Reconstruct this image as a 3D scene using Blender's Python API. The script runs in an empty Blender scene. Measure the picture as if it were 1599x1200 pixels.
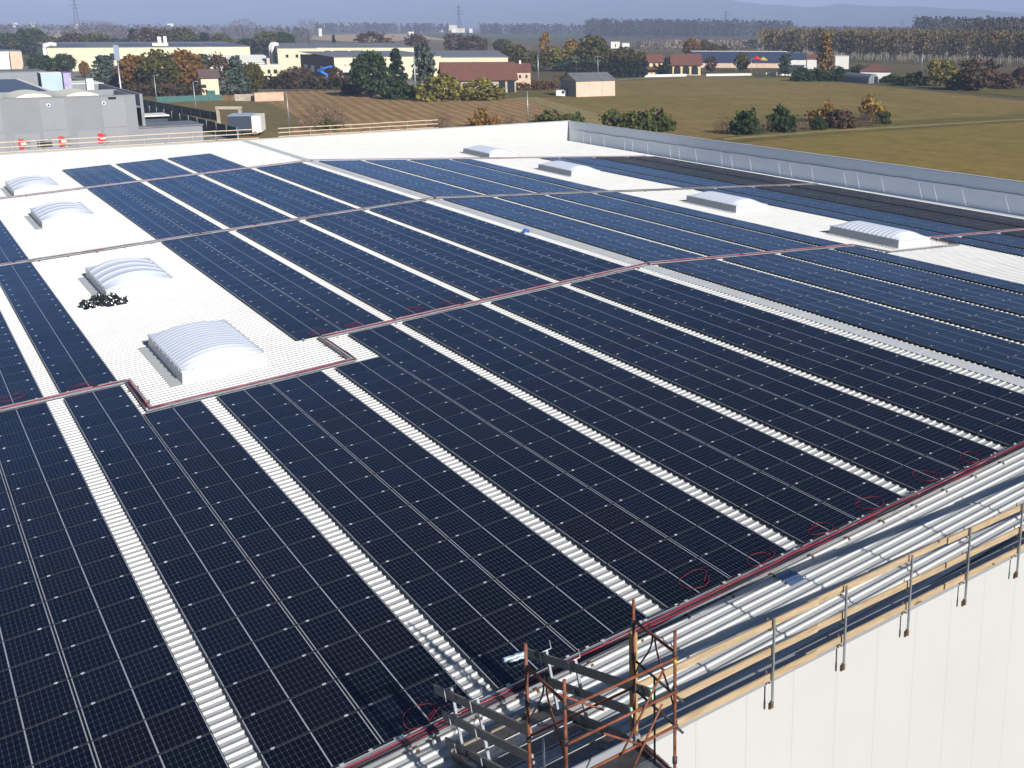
import bpy, bmesh, math, random
from mathutils import Vector, Matrix
R = math.radians
random.seed(7)
SC = bpy.context.scene
COL = SC.collection

# ------------------------------------------------------------------ camera, world, sun, exposure
IW, IH = 1599.0, 1200.0
F, CX, CY = 1613.603, 1091.609, 420.281
CAM = Vector((0.2315, -21.2838, 12.4346))
RX = Vector((0.7828700, -0.6221493, 0.0066930))
RY = Vector((-0.1377913, -0.1838572, -0.9732472))     # image down
RZ = Vector((0.6067356, 0.7610038, -0.2296630))       # view direction
cam = bpy.data.objects.new("camera", bpy.data.cameras.new("camera"))
COL.objects.link(cam)
M = Matrix.Identity(4)
for i in range(3):
    M[i][0] = RX[i]; M[i][1] = -RY[i]; M[i][2] = -RZ[i]; M[i][3] = CAM[i]
cam.matrix_world = M
cam.data.sensor_fit = 'HORIZONTAL'; cam.data.sensor_width = 36.0
cam.data.lens = F / IW * 36.0
cam.data.shift_x = (IW / 2 - CX) / IW
cam.data.shift_y = (CY - IH / 2) / IW
cam.data.clip_start = 0.2; cam.data.clip_end = 40000
SC.camera = cam

SUN_EL, SUN_AZ = 27.2, 175.9
world = bpy.data.worlds.new("World"); SC.world = world; world.use_nodes = True
wn = world.node_tree
sky = wn.nodes.new('ShaderNodeTexSky'); sky.sky_type = 'NISHITA'; sky.sun_disc = False
sky.sun_elevation = R(SUN_EL); sky.sun_rotation = R(SUN_AZ); sky.altitude = 100; sky.air_density = 1.0; sky.dust_density = 0.0; sky.ozone_density = 3.0
bg = wn.nodes['Background']; bg.inputs[1].default_value = 0.05
wn.links.new(sky.outputs[0], bg.inputs[0])
sl = bpy.data.lights.new("sun", 'SUN'); sl.energy = 5.0; sl.angle = R(0.53); sl.color = (1.0, 0.965, 0.905)
sun = bpy.data.objects.new("sun", sl); COL.objects.link(sun)
az, el = R(SUN_AZ), R(SUN_EL)
TO_SUN = Vector((math.sin(az) * math.cos(el), math.cos(az) * math.cos(el), math.sin(el)))
sun.rotation_euler = (-TO_SUN).to_track_quat('-Z', 'Y').to_euler()
SC.view_settings.view_transform = 'Standard'; SC.view_settings.look = 'None'
SC.view_settings.exposure = 0.6; SC.view_settings.gamma = 1.0
SC.cycles.max_bounces = 6; SC.cycles.volume_bounces = 0

# ------------------------------------------------------------------ helpers
ZG = -10.6
def ray(x, y):
    return RX * ((x - CX) / F) + RY * ((y - CY) / F) + RZ
def gp(x, y, z=ZG):
    d = ray(x, y); k = (z - CAM.z) / d.z
    return CAM + d * k
def zat(p, ypx):
    """height above the point p at which a vertical line there reaches image row ypx"""
    q = Vector((p.x, p.y, 0)) - CAM
    a1, b1 = RY.dot(q), RY.z; a2, b2 = RZ.dot(q), RZ.z
    t = (ypx - CY) / F
    return (t * a2 - a1) / (b1 - t * b2) - p.z
def depth(p):
    return RZ.dot(p - CAM)

def tag(o, label=None, cat=None, group=None, kind=None):
    if label: o['label'] = label
    if cat: o['category'] = cat
    if group: o['group'] = group
    if kind: o['kind'] = kind
    return o
def empty(name, loc, label, cat, group=None, rz=0.0):
    o = bpy.data.objects.new(name, None); COL.objects.link(o)
    o.location = loc; o.rotation_euler = (0, 0, rz); o.empty_display_size = 0.2
    return tag(o, label, cat, group)
def children(o):
    return [c for c in bpy.data.objects if c.parent is o]
def link_mesh(name, me, parent=None):
    o = bpy.data.objects.new(name, me); COL.objects.link(o)
    if parent is not None: o.parent = parent
    return o

class MB:
    """collects shapes and links them as ONE mesh object"""
    def __init__(s): s.v = []; s.f = []; s.uv = {}; s.m = []; s.cur = 0; s.sm = []; s.smooth = False
    def poly(s, pts, uv=None):
        b = len(s.v); s.v += [tuple(p) for p in pts]; s.f.append(tuple(range(b, b + len(pts))))
        s.m.append(s.cur); s.sm.append(s.smooth)
        if uv: s.uv[len(s.f) - 1] = uv
    def grid(s, rows, closed=False):
        b = len(s.v); n = len(rows[0])
        for r in rows: s.v += [tuple(p) for p in r]
        for i in range(len(rows) - 1):
            for j in range(n if closed else n - 1):
                k = (j + 1) % n
                s.f.append((b + i * n + j, b + i * n + k, b + (i + 1) * n + k, b + (i + 1) * n + j)); s.m.append(s.cur); s.sm.append(s.smooth)
    def frame(s, o, ex, ey, ez):
        """parallelepiped from corner o"""
        o, ex, ey, ez = map(Vector, (o, ex, ey, ez))
        if ex.cross(ey).dot(ez) < 0: o = o + ex; ex = -ex
        b = len(s.v)
        for k in (0, 1):
            for j in (0, 1):
                for i in (0, 1): s.v.append(tuple(o + ex * i + ey * j + ez * k))
        for q in ((0, 2, 3, 1), (4, 5, 7, 6), (0, 1, 5, 4), (2, 6, 7, 3), (0, 4, 6, 2), (1, 3, 7, 5)):
            s.f.append(tuple(b + t for t in q)); s.m.append(s.cur); s.sm.append(False)
    def box(s, c, d):
        c = Vector(c); d = Vector(d)
        s.frame(c - d / 2, (d.x, 0, 0), (0, d.y, 0), (0, 0, d.z))
    def bar(s, p, q, w, h, up=(0, 0, 1)):
        """rectangular bar from p to q, centred; w across, h along up"""
        p, q, up = Vector(p), Vector(q), Vector(up)
        d = q - p; side = d.cross(up).normalized(); u = side.cross(d).normalized()
        s.frame(p - side * w / 2 - u * h / 2, d, side * w, u * h)
    def tube(s, pts, r, n=8, caps=True, r2=None):
        pts = [Vector(p) for p in pts]; rings = []
        prev = None
        for i, p in enumerate(pts):
            d = (pts[min(i + 1, len(pts) - 1)] - pts[max(i - 1, 0)])
            d = d.normalized() if d.length > 1e-9 else Vector((0, 0, 1))
            ref = prev if prev is not None else (Vector((0, 0, 1)) if abs(d.z) < 0.9 else Vector((1, 0, 0)))
            a = (ref - d * ref.dot(d)).normalized(); prev = a; b2 = d.cross(a)
            rr = r if r2 is None else r + (r2 - r) * i / max(1, len(pts) - 1)
            rings.append([p + (a * math.cos(t * 2 * math.pi / n) + b2 * math.sin(t * 2 * math.pi / n)) * rr for t in range(n)])
        sm = s.smooth; s.smooth = True; b = len(s.v); s.grid(rings, True); s.smooth = sm
        if caps:
            s.f.append(tuple(b + k for k in reversed(range(n)))); s.m.append(s.cur); s.sm.append(False)
            e = b + (len(pts) - 1) * n; s.f.append(tuple(e + k for k in range(n))); s.m.append(s.cur); s.sm.append(False)
    def mesh(s, name, mats, smooth=None):
        me = bpy.data.meshes.new(name); me.from_pydata(s.v, [], s.f)
        for m in (mats if isinstance(mats, (list, tuple)) else [mats]): me.materials.append(m)
        me.polygons.foreach_set('material_index', s.m)
        me.polygons.foreach_set('use_smooth', s.sm)
        if s.uv:
            l = me.uv_layers.new(name='UVMap').data
            for fi, uv in s.uv.items():
                ls = me.polygons[fi].loop_start
                for k, c in enumerate(uv): l[ls + k].uv = c
        me.update(); return me
    def build(s, name, mats, parent=None):
        return link_mesh(name, s.mesh(name, mats), parent)

# ------------------------------------------------------------------ materials
class NT:
    def __init__(s, name):
        s.m = bpy.data.materials.new(name); s.m.use_nodes = True; s.t = s.m.node_tree
        s.p = s.t.nodes['Principled BSDF']
    def n(s, kind, **kw):
        nd = s.t.nodes.new(kind)
        for k, v in kw.items(): setattr(nd, k, v)
        return nd
    def put(s, sock, val):
        if hasattr(val, 'is_output'): s.t.links.new(val, sock)
        else: sock.default_value = val
    def math(s, op, a, b=None, c=None):
        nd = s.n('ShaderNodeMath', operation=op)
        s.put(nd.inputs[0], a)
        if b is not None: s.put(nd.inputs[1], b)
        if c is not None: s.put(nd.inputs[2], c)
        return nd.outputs[0]
    def mix(s, fac, a, b, mode='MIX'):
        nd = s.n('ShaderNodeMix', data_type='RGBA', blend_type=mode)
        s.put(nd.inputs[0], fac); s.put(nd.inputs[6], a); s.put(nd.inputs[7], b)
        return nd.outputs[2]
    def coord(s, which='Object', scale=None, rot=None):
        c = s.n('ShaderNodeTexCoord').outputs[which]
        if scale is None and rot is None: return c
        mp = s.n('ShaderNodeMapping'); s.t.links.new(c, mp.inputs[0])
        if scale is not None: mp.inputs['Scale'].default_value = scale
        if rot is not None: mp.inputs['Rotation'].default_value = rot
        return mp.outputs[0]
    def noise(s, vec, scale, detail=4, rough=0.55):
        nd = s.n('ShaderNodeTexNoise'); s.t.links.new(vec, nd.inputs['Vector'])
        nd.inputs['Scale'].default_value = scale; nd.inputs['Detail'].default_value = detail; nd.inputs['Roughness'].default_value = rough
        return nd.outputs[0]
    def ramp(s, fac, stops):
        nd = s.n('ShaderNodeValToRGB'); s.put(nd.inputs[0], fac); e = nd.color_ramp.elements
        while len(e) < len(stops): e.new(0.5)
        for i, (p, c) in enumerate(stops):
            e[i].position = p; e[i].color = c if len(c) == 4 else (*c, 1)
        return nd.outputs[0]
    def bump(s, h, strength=0.3, dist=0.02):
        nd = s.n('ShaderNodeBump'); nd.inputs['Strength'].default_value = strength; nd.inputs['Distance'].default_value = dist
        s.put(nd.inputs['Height'], h); s.t.links.new(nd.outputs[0], s.p.inputs['Normal'])
    def base(s, c, rough=0.6, metal=0.0, spec=0.5):
        s.put(s.p.inputs['Base Color'], c if hasattr(c, 'is_output') or len(c) == 4 else (*c, 1))
        s.p.inputs['Roughness'].default_value = rough; s.p.inputs['Metallic'].default_value = metal
        s.p.inputs['Specular IOR Level'].default_value = spec
        return s.m

def plain(name, c, rough=0.6, metal=0.0, var=0.12, scale=3.0, spec=0.4):
    t = NT(name); co = t.coord('Object'); n = t.noise(co, scale, 5, 0.6)
    a = tuple(x * (1 - var) for x in c); b = tuple(min(1, x * (1 + var)) for x in c)
    return t.base(t.ramp(n, [(0.3, a), (0.7, b)]), rough, metal, spec)

def leafmat(name, stops, rough=0.8):
    t = NT(name); g = t.n('ShaderNodeNewGeometry'); oi = t.n('ShaderNodeObjectInfo')
    r = t.math('FRACT', t.math('ADD', g.outputs['Random Per Island'], t.math('MULTIPLY', oi.outputs['Random'], 0.35)))
    k = len(stops)
    c = t.ramp(r, [(i / max(1, k - 1), s_) for i, s_ in enumerate(stops)])
    m = t.base(c, rough, 0, 0.2)
    tr = t.n('ShaderNodeBsdfTranslucent'); t.put(tr.inputs[0], c)
    mx = t.n('ShaderNodeMixShader'); mx.inputs[0].default_value = 0.25
    t.t.links.new(t.p.outputs[0], mx.inputs[1]); t.t.links.new(tr.outputs[0], mx.inputs[2])
    t.t.links.new(mx.outputs[0], t.t.nodes['Material Output'].inputs[0])
    return m

def glassmat(name, cell, alt, sheen):
    """half-cut cell module; UV is in metres (0..1.722, 0..1.134)"""
    t = NT(name); uv = t.coord('UV'); sp = t.n('ShaderNodeSeparateXYZ'); t.t.links.new(uv, sp.inputs[0])
    x, y = sp.outputs[0], sp.outputs[1]
    mx = t.math('ABSOLUTE', t.math('SUBTRACT', x, 0.861))      # 0 in the middle, 0.861 at the ends
    my = t.math('ABSOLUTE', t.math('SUBTRACT', y, 0.567))
    gx = t.math('ABSOLUTE', t.math('SUBTRACT', t.math('MODULO', t.math('ADD', t.math('SUBTRACT', mx, 0.012), 0.0455), 0.091), 0.0455))
    gy = t.math('ABSOLUTE', t.math('SUBTRACT', t.math('MODULO', t.math('ADD', my, 0.0912), 0.1824), 0.0912))
    lx = t.math('LESS_THAN', gx, 0.0019); ly = t.math('LESS_THAN', gy, 0.0019)
    dot = t.math('LESS_THAN', t.math('ADD', gx, gy), 0.010)
    line = t.math('MAXIMUM', lx, ly)
    mid = t.math('LESS_THAN', mx, 0.0105)
    end = t.math('GREATER_THAN', mx, 0.833)
    side = t.math('GREATER_THAN', my, 0.5525)
    brd = t.math('MAXIMUM', t.math('GREATER_THAN', mx, 0.853), t.math('GREATER_THAN', my, 0.5595))
    g = t.n('ShaderNodeNewGeometry'); oi = t.n('ShaderNodeObjectInfo')
    rnd = t.math('FRACT', t.math('ADD', g.outputs['Random Per Island'], oi.outputs['Random']))
    c = t.ramp(rnd, [(0.0, cell), (0.35, alt), (0.6, tuple(v * 0.75 for v in cell)), (0.85, tuple(v * 1.15 for v in alt)), (1.0, cell)])
    c = t.mix(line, c, (0.095, 0.105, 0.118, 1)); c = t.mix(dot, c, (0.16, 0.17, 0.19, 1))
    c = t.mix(side, c, (0.22, 0.225, 0.25, 1)); c = t.mix(t.math('MAXIMUM', mid, end), c, (0.36, 0.37, 0.41, 1))
    c = t.mix(brd, c, (0.018, 0.019, 0.022, 1))
    m = t.base(c, 0.6, 0, 0.0)
    gl = t.n('ShaderNodeBsdfGlossy'); t.put(gl.inputs['Color'], t.mix(t.math('MULTIPLY', rnd, 0.35), (*sheen, 1), tuple(v * .6 for v in sheen) + (1,))); gl.inputs['Roughness'].default_value = 0.22
    fr = t.n('ShaderNodeFresnel'); fr.inputs[0].default_value = 1.43
    mxs = t.n('ShaderNodeMixShader'); t.t.links.new(fr.outputs[0], mxs.inputs[0]); t.t.links.new(t.p.outputs[0], mxs.inputs[1]); t.t.links.new(gl.outputs[0], mxs.inputs[2])
    t.t.links.new(mxs.outputs[0], t.t.nodes['Material Output'].inputs[0])
    return m

MAT = {}
MAT['glass'] = glassmat('panel_glass', (0.0022, 0.0036, 0.0085), (0.0046, 0.0034, 0.0058), (.46, .64, .92))
MAT['glass_dark_refl'] = glassmat('panel_glass_dark_reflection', (0.008, 0.007, 0.009), (0.011, 0.009, 0.009), (.42, .42, .46))  # same panels; dark reflection of parapet and trees put into the colour
MAT['black_alu'] = plain('frame_aluminium', (0.016, 0.017, 0.02), 0.4, 0.3)
MAT['clamp'] = plain('clamp_aluminium', (0.52, 0.53, 0.56), 0.4, 0.2)
MAT['galv'] = plain('galvanised_steel', (0.36, 0.38, 0.41), 0.45, 0.6, 0.2, 6)
MAT['bracket'] = plain('rusty_bracket', (0.16, 0.10, 0.06), 0.7, 0.1, 0.4, 5)
MAT['coping'] = plain('coping_sheet', (0.27, 0.28, 0.30), 0.5, 0.1, 0.06, 0.5)
MAT['loop'] = plain('maroon_cable', (0.20, 0.010, 0.022), 0.5)
MAT['ridge'] = plain('ridge_sheet', (0.56, 0.562, 0.565), 0.45, 0.0, 0.06, 0.7)
MAT['lid'] = plain('tray_lid', (0.42, 0.36, 0.37), 0.5, 0.2, 0.2, 2)
MAT['white_trim'] = plain('white_trim', (0.50, 0.50, 0.49), 0.4, 0, 0.03, 1.0)
MAT['parapet'] = plain('pale_parapet_sheet', (0.88, 0.91, 0.92), 0.45, 0.0, 0.02, 0.5)
MAT['grey_trim'] = plain('grey_trim', (0.55, 0.57, 0.6), 0.45, 0.1, 0.05, 1.0)
MAT['red_cable'] = plain('red_cable', (0.34, 0.018, 0.045), 0.5)
MAT['black_cable'] = plain('black_cable', (0.02, 0.02, 0.025), 0.5)
MAT['purple_cable'] = plain('dark_red_cable', (0.07, 0.012, 0.035), 0.5)
MAT['wood'] = None
def woodmat(name, a, b):
    t = NT(name); co = t.coord('Object', (0.7, 6, 6)); n = t.noise(co, 4, 6, 0.6)
    k = t.noise(t.coord('Object'), 1.7, 2)
    c = t.ramp(n, [(0.3, a), (0.7, b)]); c = t.mix(t.math('GREATER_THAN', k, 0.66), c, tuple(v * 0.45 for v in a) + (1,))
    return t.base(c, 0.75, 0, 0.2)
MAT['wood'] = woodmat('pine_board', (0.30, 0.215, 0.13), (0.45, 0.345, 0.225))
MAT['wood_pale'] = woodmat('pale_board', (0.50, 0.38, 0.26), (0.62, 0.50, 0.37))
MAT['wood_old'] = woodmat('weathered_board', (0.19, 0.16, 0.135), (0.32, 0.28, 0.235))
MAT['wood_post'] = woodmat('timber_post', (0.30, 0.19, 0.08), (0.42, 0.28, 0.13))
def rustmat():
    t = NT('rust_painted_steel'); n = t.noise(t.coord('Object'), 7, 6, 0.65)
    c = t.ramp(n, [(0.25, (0.09, 0.025, 0.015)), (0.5, (0.19, 0.062, 0.034)), (0.72, (0.28, 0.11, 0.065)), (0.8, (0.45, 0.37, 0.33))])
    return t.base(c, 0.7, 0.1, 0.3)
MAT['rust'] = rustmat()
MAT['dark_steel'] = plain('dark_steel', (0.05, 0.05, 0.055), 0.6, 0.3, 0.3, 8)
def roofmat():
    t = NT('white_ribbed_sheet'); co = t.coord('Object')
    n = t.noise(co, 0.8, 8, 0.72); n2 = t.noise(t.coord('Object', (2.5, 0.25, 1)), 1.2, 4)
    c = t.ramp(n, [(0.3, (0.43, 0.428, 0.42)), (0.65, (0.50, 0.50, 0.494))])
    c = t.mix(t.math('MULTIPLY', t.ramp(n2, [(0.5, (0, 0, 0)), (0.72, (1, 1, 1))]), 0.22), c, (0.5, 0.48, 0.45, 1))
    return t.base(c, 0.42, 0, 0.5)
MAT['roof'] = roofmat()
def wallmat():
    t = NT('cream_sandwich_panel'); co = t.coord('Object'); sp = t.n('ShaderNodeSeparateXYZ'); t.t.links.new(co, sp.inputs[0])
    w = t.math('ABSOLUTE', t.math('SUBTRACT', t.math('MODULO', t.math('ADD', sp.outputs[0], 100.0), 1.15), 0.575))
    w2 = t.math('LESS_THAN', w, 0.005); w3 = t.math('LESS_THAN', t.math('ABSOLUTE', t.math('SUBTRACT', w, 0.055)), 0.003)
    n = t.noise(co, 0.5, 4)
    c = t.ramp(n, [(0.3, (0.447, 0.444, 0.44)), (0.7, (0.467, 0.464, 0.46))])
    c = t.mix(t.math('MULTIPLY', w3, 0.2), c, (0.3, 0.29, 0.28, 1))
    c = t.mix(t.math('MULTIPLY', w2, 0.9), c, (0.3, 0.29, 0.28, 1))
    return t.base(c, 0.5, 0, 0.3)
MAT['wall'] = wallmat()
def opal():
    t = NT('opal_polycarbonate'); n = t.noise(t.coord('Object'), 2.0, 4)
    m = t.base(t.ramp(n, [(0.3, (0.74, 0.77, 0.84)), (0.7, (0.78, 0.81, 0.88))]), 0.13, 0, 0.7)
    return m
MAT['opal'] = opal()
MAT['tarp_black'] = plain('black_film', (0.012, 0.012, 0.014), 0.22, 0, 0.3, 5, 0.7)
MAT['blue_bag'] = plain('blue_plastic', (0.03, 0.14, 0.55), 0.4)
MAT['silver'] = plain('silver_film', (0.40, 0.50, 0.60), 0.35, 0.3, 0.35, 9)
MAT['red'] = plain('red_paint', (0.55, 0.02, 0.02), 0.5)
MAT['white'] = plain('white_paint', (0.8, 0.8, 0.78), 0.5, 0, 0.04)
MAT['yellow'] = plain('yellow_paint', (0.55, 0.36, 0.04), 0.5)
MAT['plank'] = plain('worn_deck_steel', (0.16, 0.16, 0.18), 0.5, 0.3, 0.55, 9)
MAT['plate_brown'] = plain('speckled_brown_plate', (0.13, 0.11, 0.10), 0.7, 0.1, 0.7, 22)
MAT['green_tape'] = plain('green_tape', (0.35, 0.6, 0.38), 0.6)
# ------------------------------------------------------------------ ground
def groundmat():
    t = NT('field_soil'); co = t.coord('Object')
    n = t.noise(co, 0.004, 6, 0.6); n2 = t.noise(t.coord('Object', (1, 0.12, 1), (0, 0, R(20))), 0.05, 5, 0.6); n3 = t.noise(co, 0.6, 5, 0.7)
    c = t.ramp(n, [(0.35, (0.135, 0.10, 0.055)), (0.5, (0.115, 0.10, 0.045)), (0.62, (0.15, 0.115, 0.065))])
    c = t.mix(t.math('MULTIPLY', n2, 0.55), c, (0.085, 0.085, 0.035, 1))
    c = t.mix(t.ramp(n3, [(0.35, (0, 0, 0)), (0.75, (0.4, 0.4, 0.4))]), c, (0.07, 0.055, 0.03, 1))
    return t.base(c, 0.95, 0, 0.1)
def fieldmat(name, a, b, spacing=0.0, angle=0.0, strip=0.0, amp=0.5, green=None):
    t = NT(name); co = t.coord('Object')
    n = t.noise(co, 0.035, 7, 0.65); n3 = t.noise(co, 0.9, 5, 0.75)
    c = t.ramp(n, [(0.32, a), (0.68, b)])
    if green: c = t.mix(t.ramp(t.noise(co, 0.018, 5, 0.6), [(0.45, (0, 0, 0)), (0.6, (0.8, 0.8, 0.8))]), c, (*green, 1))
    if spacing:
        vec = t.coord('Object', None, (0, 0, angle)); sp = t.n('ShaderNodeSeparateXYZ'); t.t.links.new(vec, sp.inputs[0])
        jit = t.math('MULTIPLY', t.math('SUBTRACT', t.noise(co, 0.05, 3), 0.5), 2.0)
        s_ = t.math('SINE', t.math('MULTIPLY', t.math('ADD', sp.outputs[0], jit), 2 * math.pi / spacing))
        s_ = t.math('MULTIPLY', t.math('ADD', s_, 1.0), 0.5)
        s_ = t.math('MULTIPLY', t.math('MULTIPLY', s_, t.math('ADD', t.noise(co, 0.08, 4), 0.3)), amp)
    c = t.mix(t.ramp(n3, [(0.4, (0, 0, 0)), (0.72, (0.55, 0.55, 0.55))]), c, tuple(v * 0.45 for v in a) + (1,))
    grain = t.noise(t.coord('Object', (1, .45, 1), (0, 0, angle)), 0.55, 8, 0.9)
    c = t.mix(t.ramp(grain, [(0.46, (0, 0, 0)), (0.60, (0.6, 0.6, 0.6))]), c, tuple(v * 0.5 for v in a) + (1,))
    blot = t.noise(co, 0.22, 6, 0.8)
    c = t.mix(t.ramp(blot, [(0.45, (0, 0, 0)), (0.62, (0.55, 0.55, 0.55))]), c, tuple(min(1, v * k) for v, k in zip(b, (1.05, 1.14, .75))) + (1,))
    n5 = t.noise(t.coord('Object', (1, 0.25, 1), (0, 0, angle + R(8))), 0.35, 5, 0.7)
    c = t.mix(t.ramp(n5, [(0.5, (0, 0, 0)), (0.75, (0.45, 0.45, 0.45))]), c, tuple(min(1, v * 1.5) for v in b) + (1,))
    if spacing: c = t.mix(s_, c, (*strip, 1))
    return t.base(c, 0.95, 0, 0.1)
g = MB(); g.poly([(-3400, -1400, ZG), (18900, -1400, ZG), (18900, 20900, ZG), (-3400, 20900, ZG)])
tag(g.build('ground', groundmat()), kind='structure')
lay = [0]
def field(name, px, mat):
    lay[0] += 1; m = MB(); z = ZG + 0.012 * lay[0]
    m.poly([gp(x, y, z) for x, y in px]); 
    return tag(m.build(name, mat), kind='structure')

# ------------------------------------------------------------------ the factory hall with its low gable roof
SA = math.atan(0.04873); SB = math.atan(0.061)
UR = 28.15; XR = UR * math.cos(SA); ZR = UR * math.sin(SA)
def L(u, v, h=0.0): return Vector((u * math.cos(SA) - h * math.sin(SA), v, u * math.sin(SA) + h * math.cos(SA)))
def Q(d, v, h=0.0): return Vector((XR + d * math.cos(SB) + h * math.sin(SB), v, ZR - d * math.sin(SB) + h * math.cos(SB)))
V0, V1 = -9.25, 84.5                  # outer faces of the front and far wall
XL, XE = -8.6, 65.8                   # left and right wall
DE = 35.9                             # end of the right roof sheet
hall = empty('factory_hall', (28, V0, ZG), 'large white factory hall under the solar panels with a low ribbed gable roof', 'factory hall')
def pbuild(mb, name, mat, root):
    """a part whose vertices were given in world space, hung under an unrotated root"""
    o = mb.build(name, mat, root); o.matrix_parent_inverse = Matrix.Translation(root.location).inverted(); return o
def roof_sheet(fn, s0, s1, lift):
    m = MB(); prof = []; v = -8.62
    while v < 84.1:
        prof += [(v, -0.125), (v + 0.165, -0.125), (v + 0.187, -0.085), (v + 0.228, -0.085)]; v += 0.25
    m.grid([[fn(s, a, b + lift) for a, b in prof] for s in (s1, s0)])
    return m
for fn, pieces in ((L, ((-8.4, 9.75, 0), (9.6, 18.75, .007), (18.6, UR, .014))), (Q, ((0, 9.3, .014), (9.15, 18.2, .007), (18.05, 27.4, .014), (27.2, DE, .007)))):
    mm = MB()
    for s0, s1, lift in pieces:
        k = roof_sheet(fn, s0, s1, lift); b = len(mm.v); mm.v += k.v
        mm.f += [tuple(b + i for i in (f if fn is L else f[::-1])) for f in k.f]; mm.m += k.m; mm.sm += k.sm
    pbuild(mm, 'roof', MAT['roof'], hall)
m = MB()
m.poly([L(-8.5, V0 + .1, -.23), L(UR, V0 + .1, -.23), L(UR, V1 - .1, -.23), L(-8.5, V1 - .1, -.23)])
m.poly([Q(0, V0 + .1, -.23), Q(38.75, V0 + .1, -.23), Q(36.5, V1 - .1, -.23), Q(0, V1 - .1, -.23)])
pbuild(m, 'gutter', MAT['grey_trim'], hall)
m = MB()
for s, e in ((0.0, 0.40), (0.0, 0.40)):
    pass
for fn in (L, Q):
    c = (lambda a, v, h: L(UR - a, v, h)) if fn is L else Q
    m.poly([c(0, -8.7, -.058), c(0.34, -8.7, -.073), c(0.34, 84.2, -.073), c(0, 84.2, -.058)])
    m.poly([c(0.34, -8.7, -.073), c(0.34, -8.7, -.092), c(0.34, 84.2, -.092), c(0.34, 84.2, -.073)])
rc = pbuild(m, 'ridge_cap', MAT['ridge'], hall)
m = MB()
for i in range(31):
    m.bar(L(UR - .35, -8 + i * 3.0, -.068), L(UR, -8 + i * 3.0, -.054), .05, .006)
    m.bar(Q(.35, -8 + i * 3.0, -.068), Q(0, -8 + i * 3.0, -.054), .05, .006)
pbuild(m, 'ridge_joint', MAT['grey_trim'], hall)
ZW = 1.05                             # level wall top
m = MB(); m.frame((XL, V0, ZG), (XE + 1.2 - XL, 0, 0), (0, .18, 0), (0, 0, ZW - .15 - ZG)); pbuild(m, 'wall', MAT['wall'], hall)
m = MB(); m.frame((XL, V1 - .18, ZG), (XE - 1.05 - XL, 0, 0), (0, .18, 0), (0, 0, 1.32 - ZG)); pbuild(m, 'wall', MAT['white_trim'], hall)
m = MB(); m.frame((XL, V0 + .181, ZG), (.18, 0, 0), (0, V1 - V0 - .362, 0), (0, 0, 0.9 - ZG)); pbuild(m, 'wall', MAT['wall'], hall)
SK = Vector((-(V1 - V0) * .024, V1 - V0, 0)); XP = XE + 1.0
m = MB(); m.frame((XP, V0 + .181, ZG), (.2, 0, 0), SK * .995, (0, 0, 1.30 - ZG)); pbuild(m, 'wall', MAT['parapet'], hall)
m = MB()
m.frame((XL - .03, V0 - .03, ZW - .149), (XE + 1.26 - XL, 0, 0), (0, .26, 0), (0, 0, .15))
pbuild(m, 'coping', MAT['coping'], hall)
m = MB(); m.frame((XL - .03, V1 - .24, 1.321), (XE - 1.0 - XL, 0, 0), (0, .28, 0), (0, 0, .04)); pbuild(m, 'coping', MAT['white_trim'], hall)
m = MB(); m.frame((XP - .04, V0 + .25, 1.301), (.28, 0, 0), SK * .994, (0, 0, .04)); pbuild(m, 'coping', MAT['grey_trim'], hall)
# inner cladding of the right parapet: smooth upper sheet, lower sheet, lifeline and stays
m = MB(); m.frame((XP - .05, V0 + .3, .35), (.049, 0, 0), SK * .99, (0, 0, .93)); pl_ = pbuild(m, 'parapet_cladding', MAT['parapet'], hall)
m = MB(); m.frame((XP - .12, V0 + .3, .30), (.119, 0, 0), SK * .99, (0, 0, .049)); pbuild(m, 'parapet_ledge', MAT['parapet'], hall)
for i in range(30):
    xp = 0; m = MB(); v = 4 + i * 2.7 - (1.2 if i % 3 == 2 else 0); xp = XP - (v - V0) * .024; m.tube([(xp - .13, v, .30), (xp - .62, v - .9, -.98)], .009, 5); pbuild(m, 'parapet_stay', MAT['parapet'], hall)
m = MB(); m.tube([(XP - .15 - (13.25 + k * 1.3) * .024, 4 + k * 1.3, 0.36 + (.06 if k % 2 else 0) + .05 * math.sin(k * 1.7)) for k in range(61)], .016, 5); pbuild(m, 'lifeline', MAT['dark_steel'], hall)
m = MB(); m.frame((XE - 4.4, V1 - .21, .62), (-17.5, 0, 0), (0, .029, 0), (0, 0, .08)); pbuild(m, 'wall_flashing', MAT['grey_trim'], hall)

# ------------------------------------------------------------------ solar panels
PL, PW, RG, PITCH = 1.722, 1.134, 0.02, 3.9503
ROW = PW + RG
def panel_matrix(fn, s, v, jit=0.0):
    o = fn(s, v, 0); ex = (fn(s + 1, v, 0) - o).normalized(); ey = Vector((0, 1, 0)); ez = ex.cross(ey)
    if jit: ez = (ez + ex * random.gauss(0, jit) + ey * random.gauss(0, jit)).normalized(); ex = (ex - ez * ex.dot(ez)).normalized(); ey = ez.cross(ex)
    mt = Matrix.Identity(4)
    for i in range(3): mt[i][0] = ex[i]; mt[i][1] = ey[i]; mt[i][2] = ez[i]; mt[i][3] = o[i]
    return mt
fb = MB(); w = .011
for y in (-PW / 2 + w / 2, PW / 2 - w / 2): fb.box((0, y, -.015), (PL, w, .030))
for x in (-PL / 2 + w / 2, PL / 2 - w / 2): fb.box((x, 0, -.015), (w, PW - 2 * w, .030))
for x in (-.62, .62): fb.box((x, 0, -.0565), (.05, PW, .053))
ME_FRAME = fb.mesh('panel_frame', MAT['black_alu'])
gb = MB(); gx, gy = PL / 2 - w, PW / 2 - w
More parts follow.
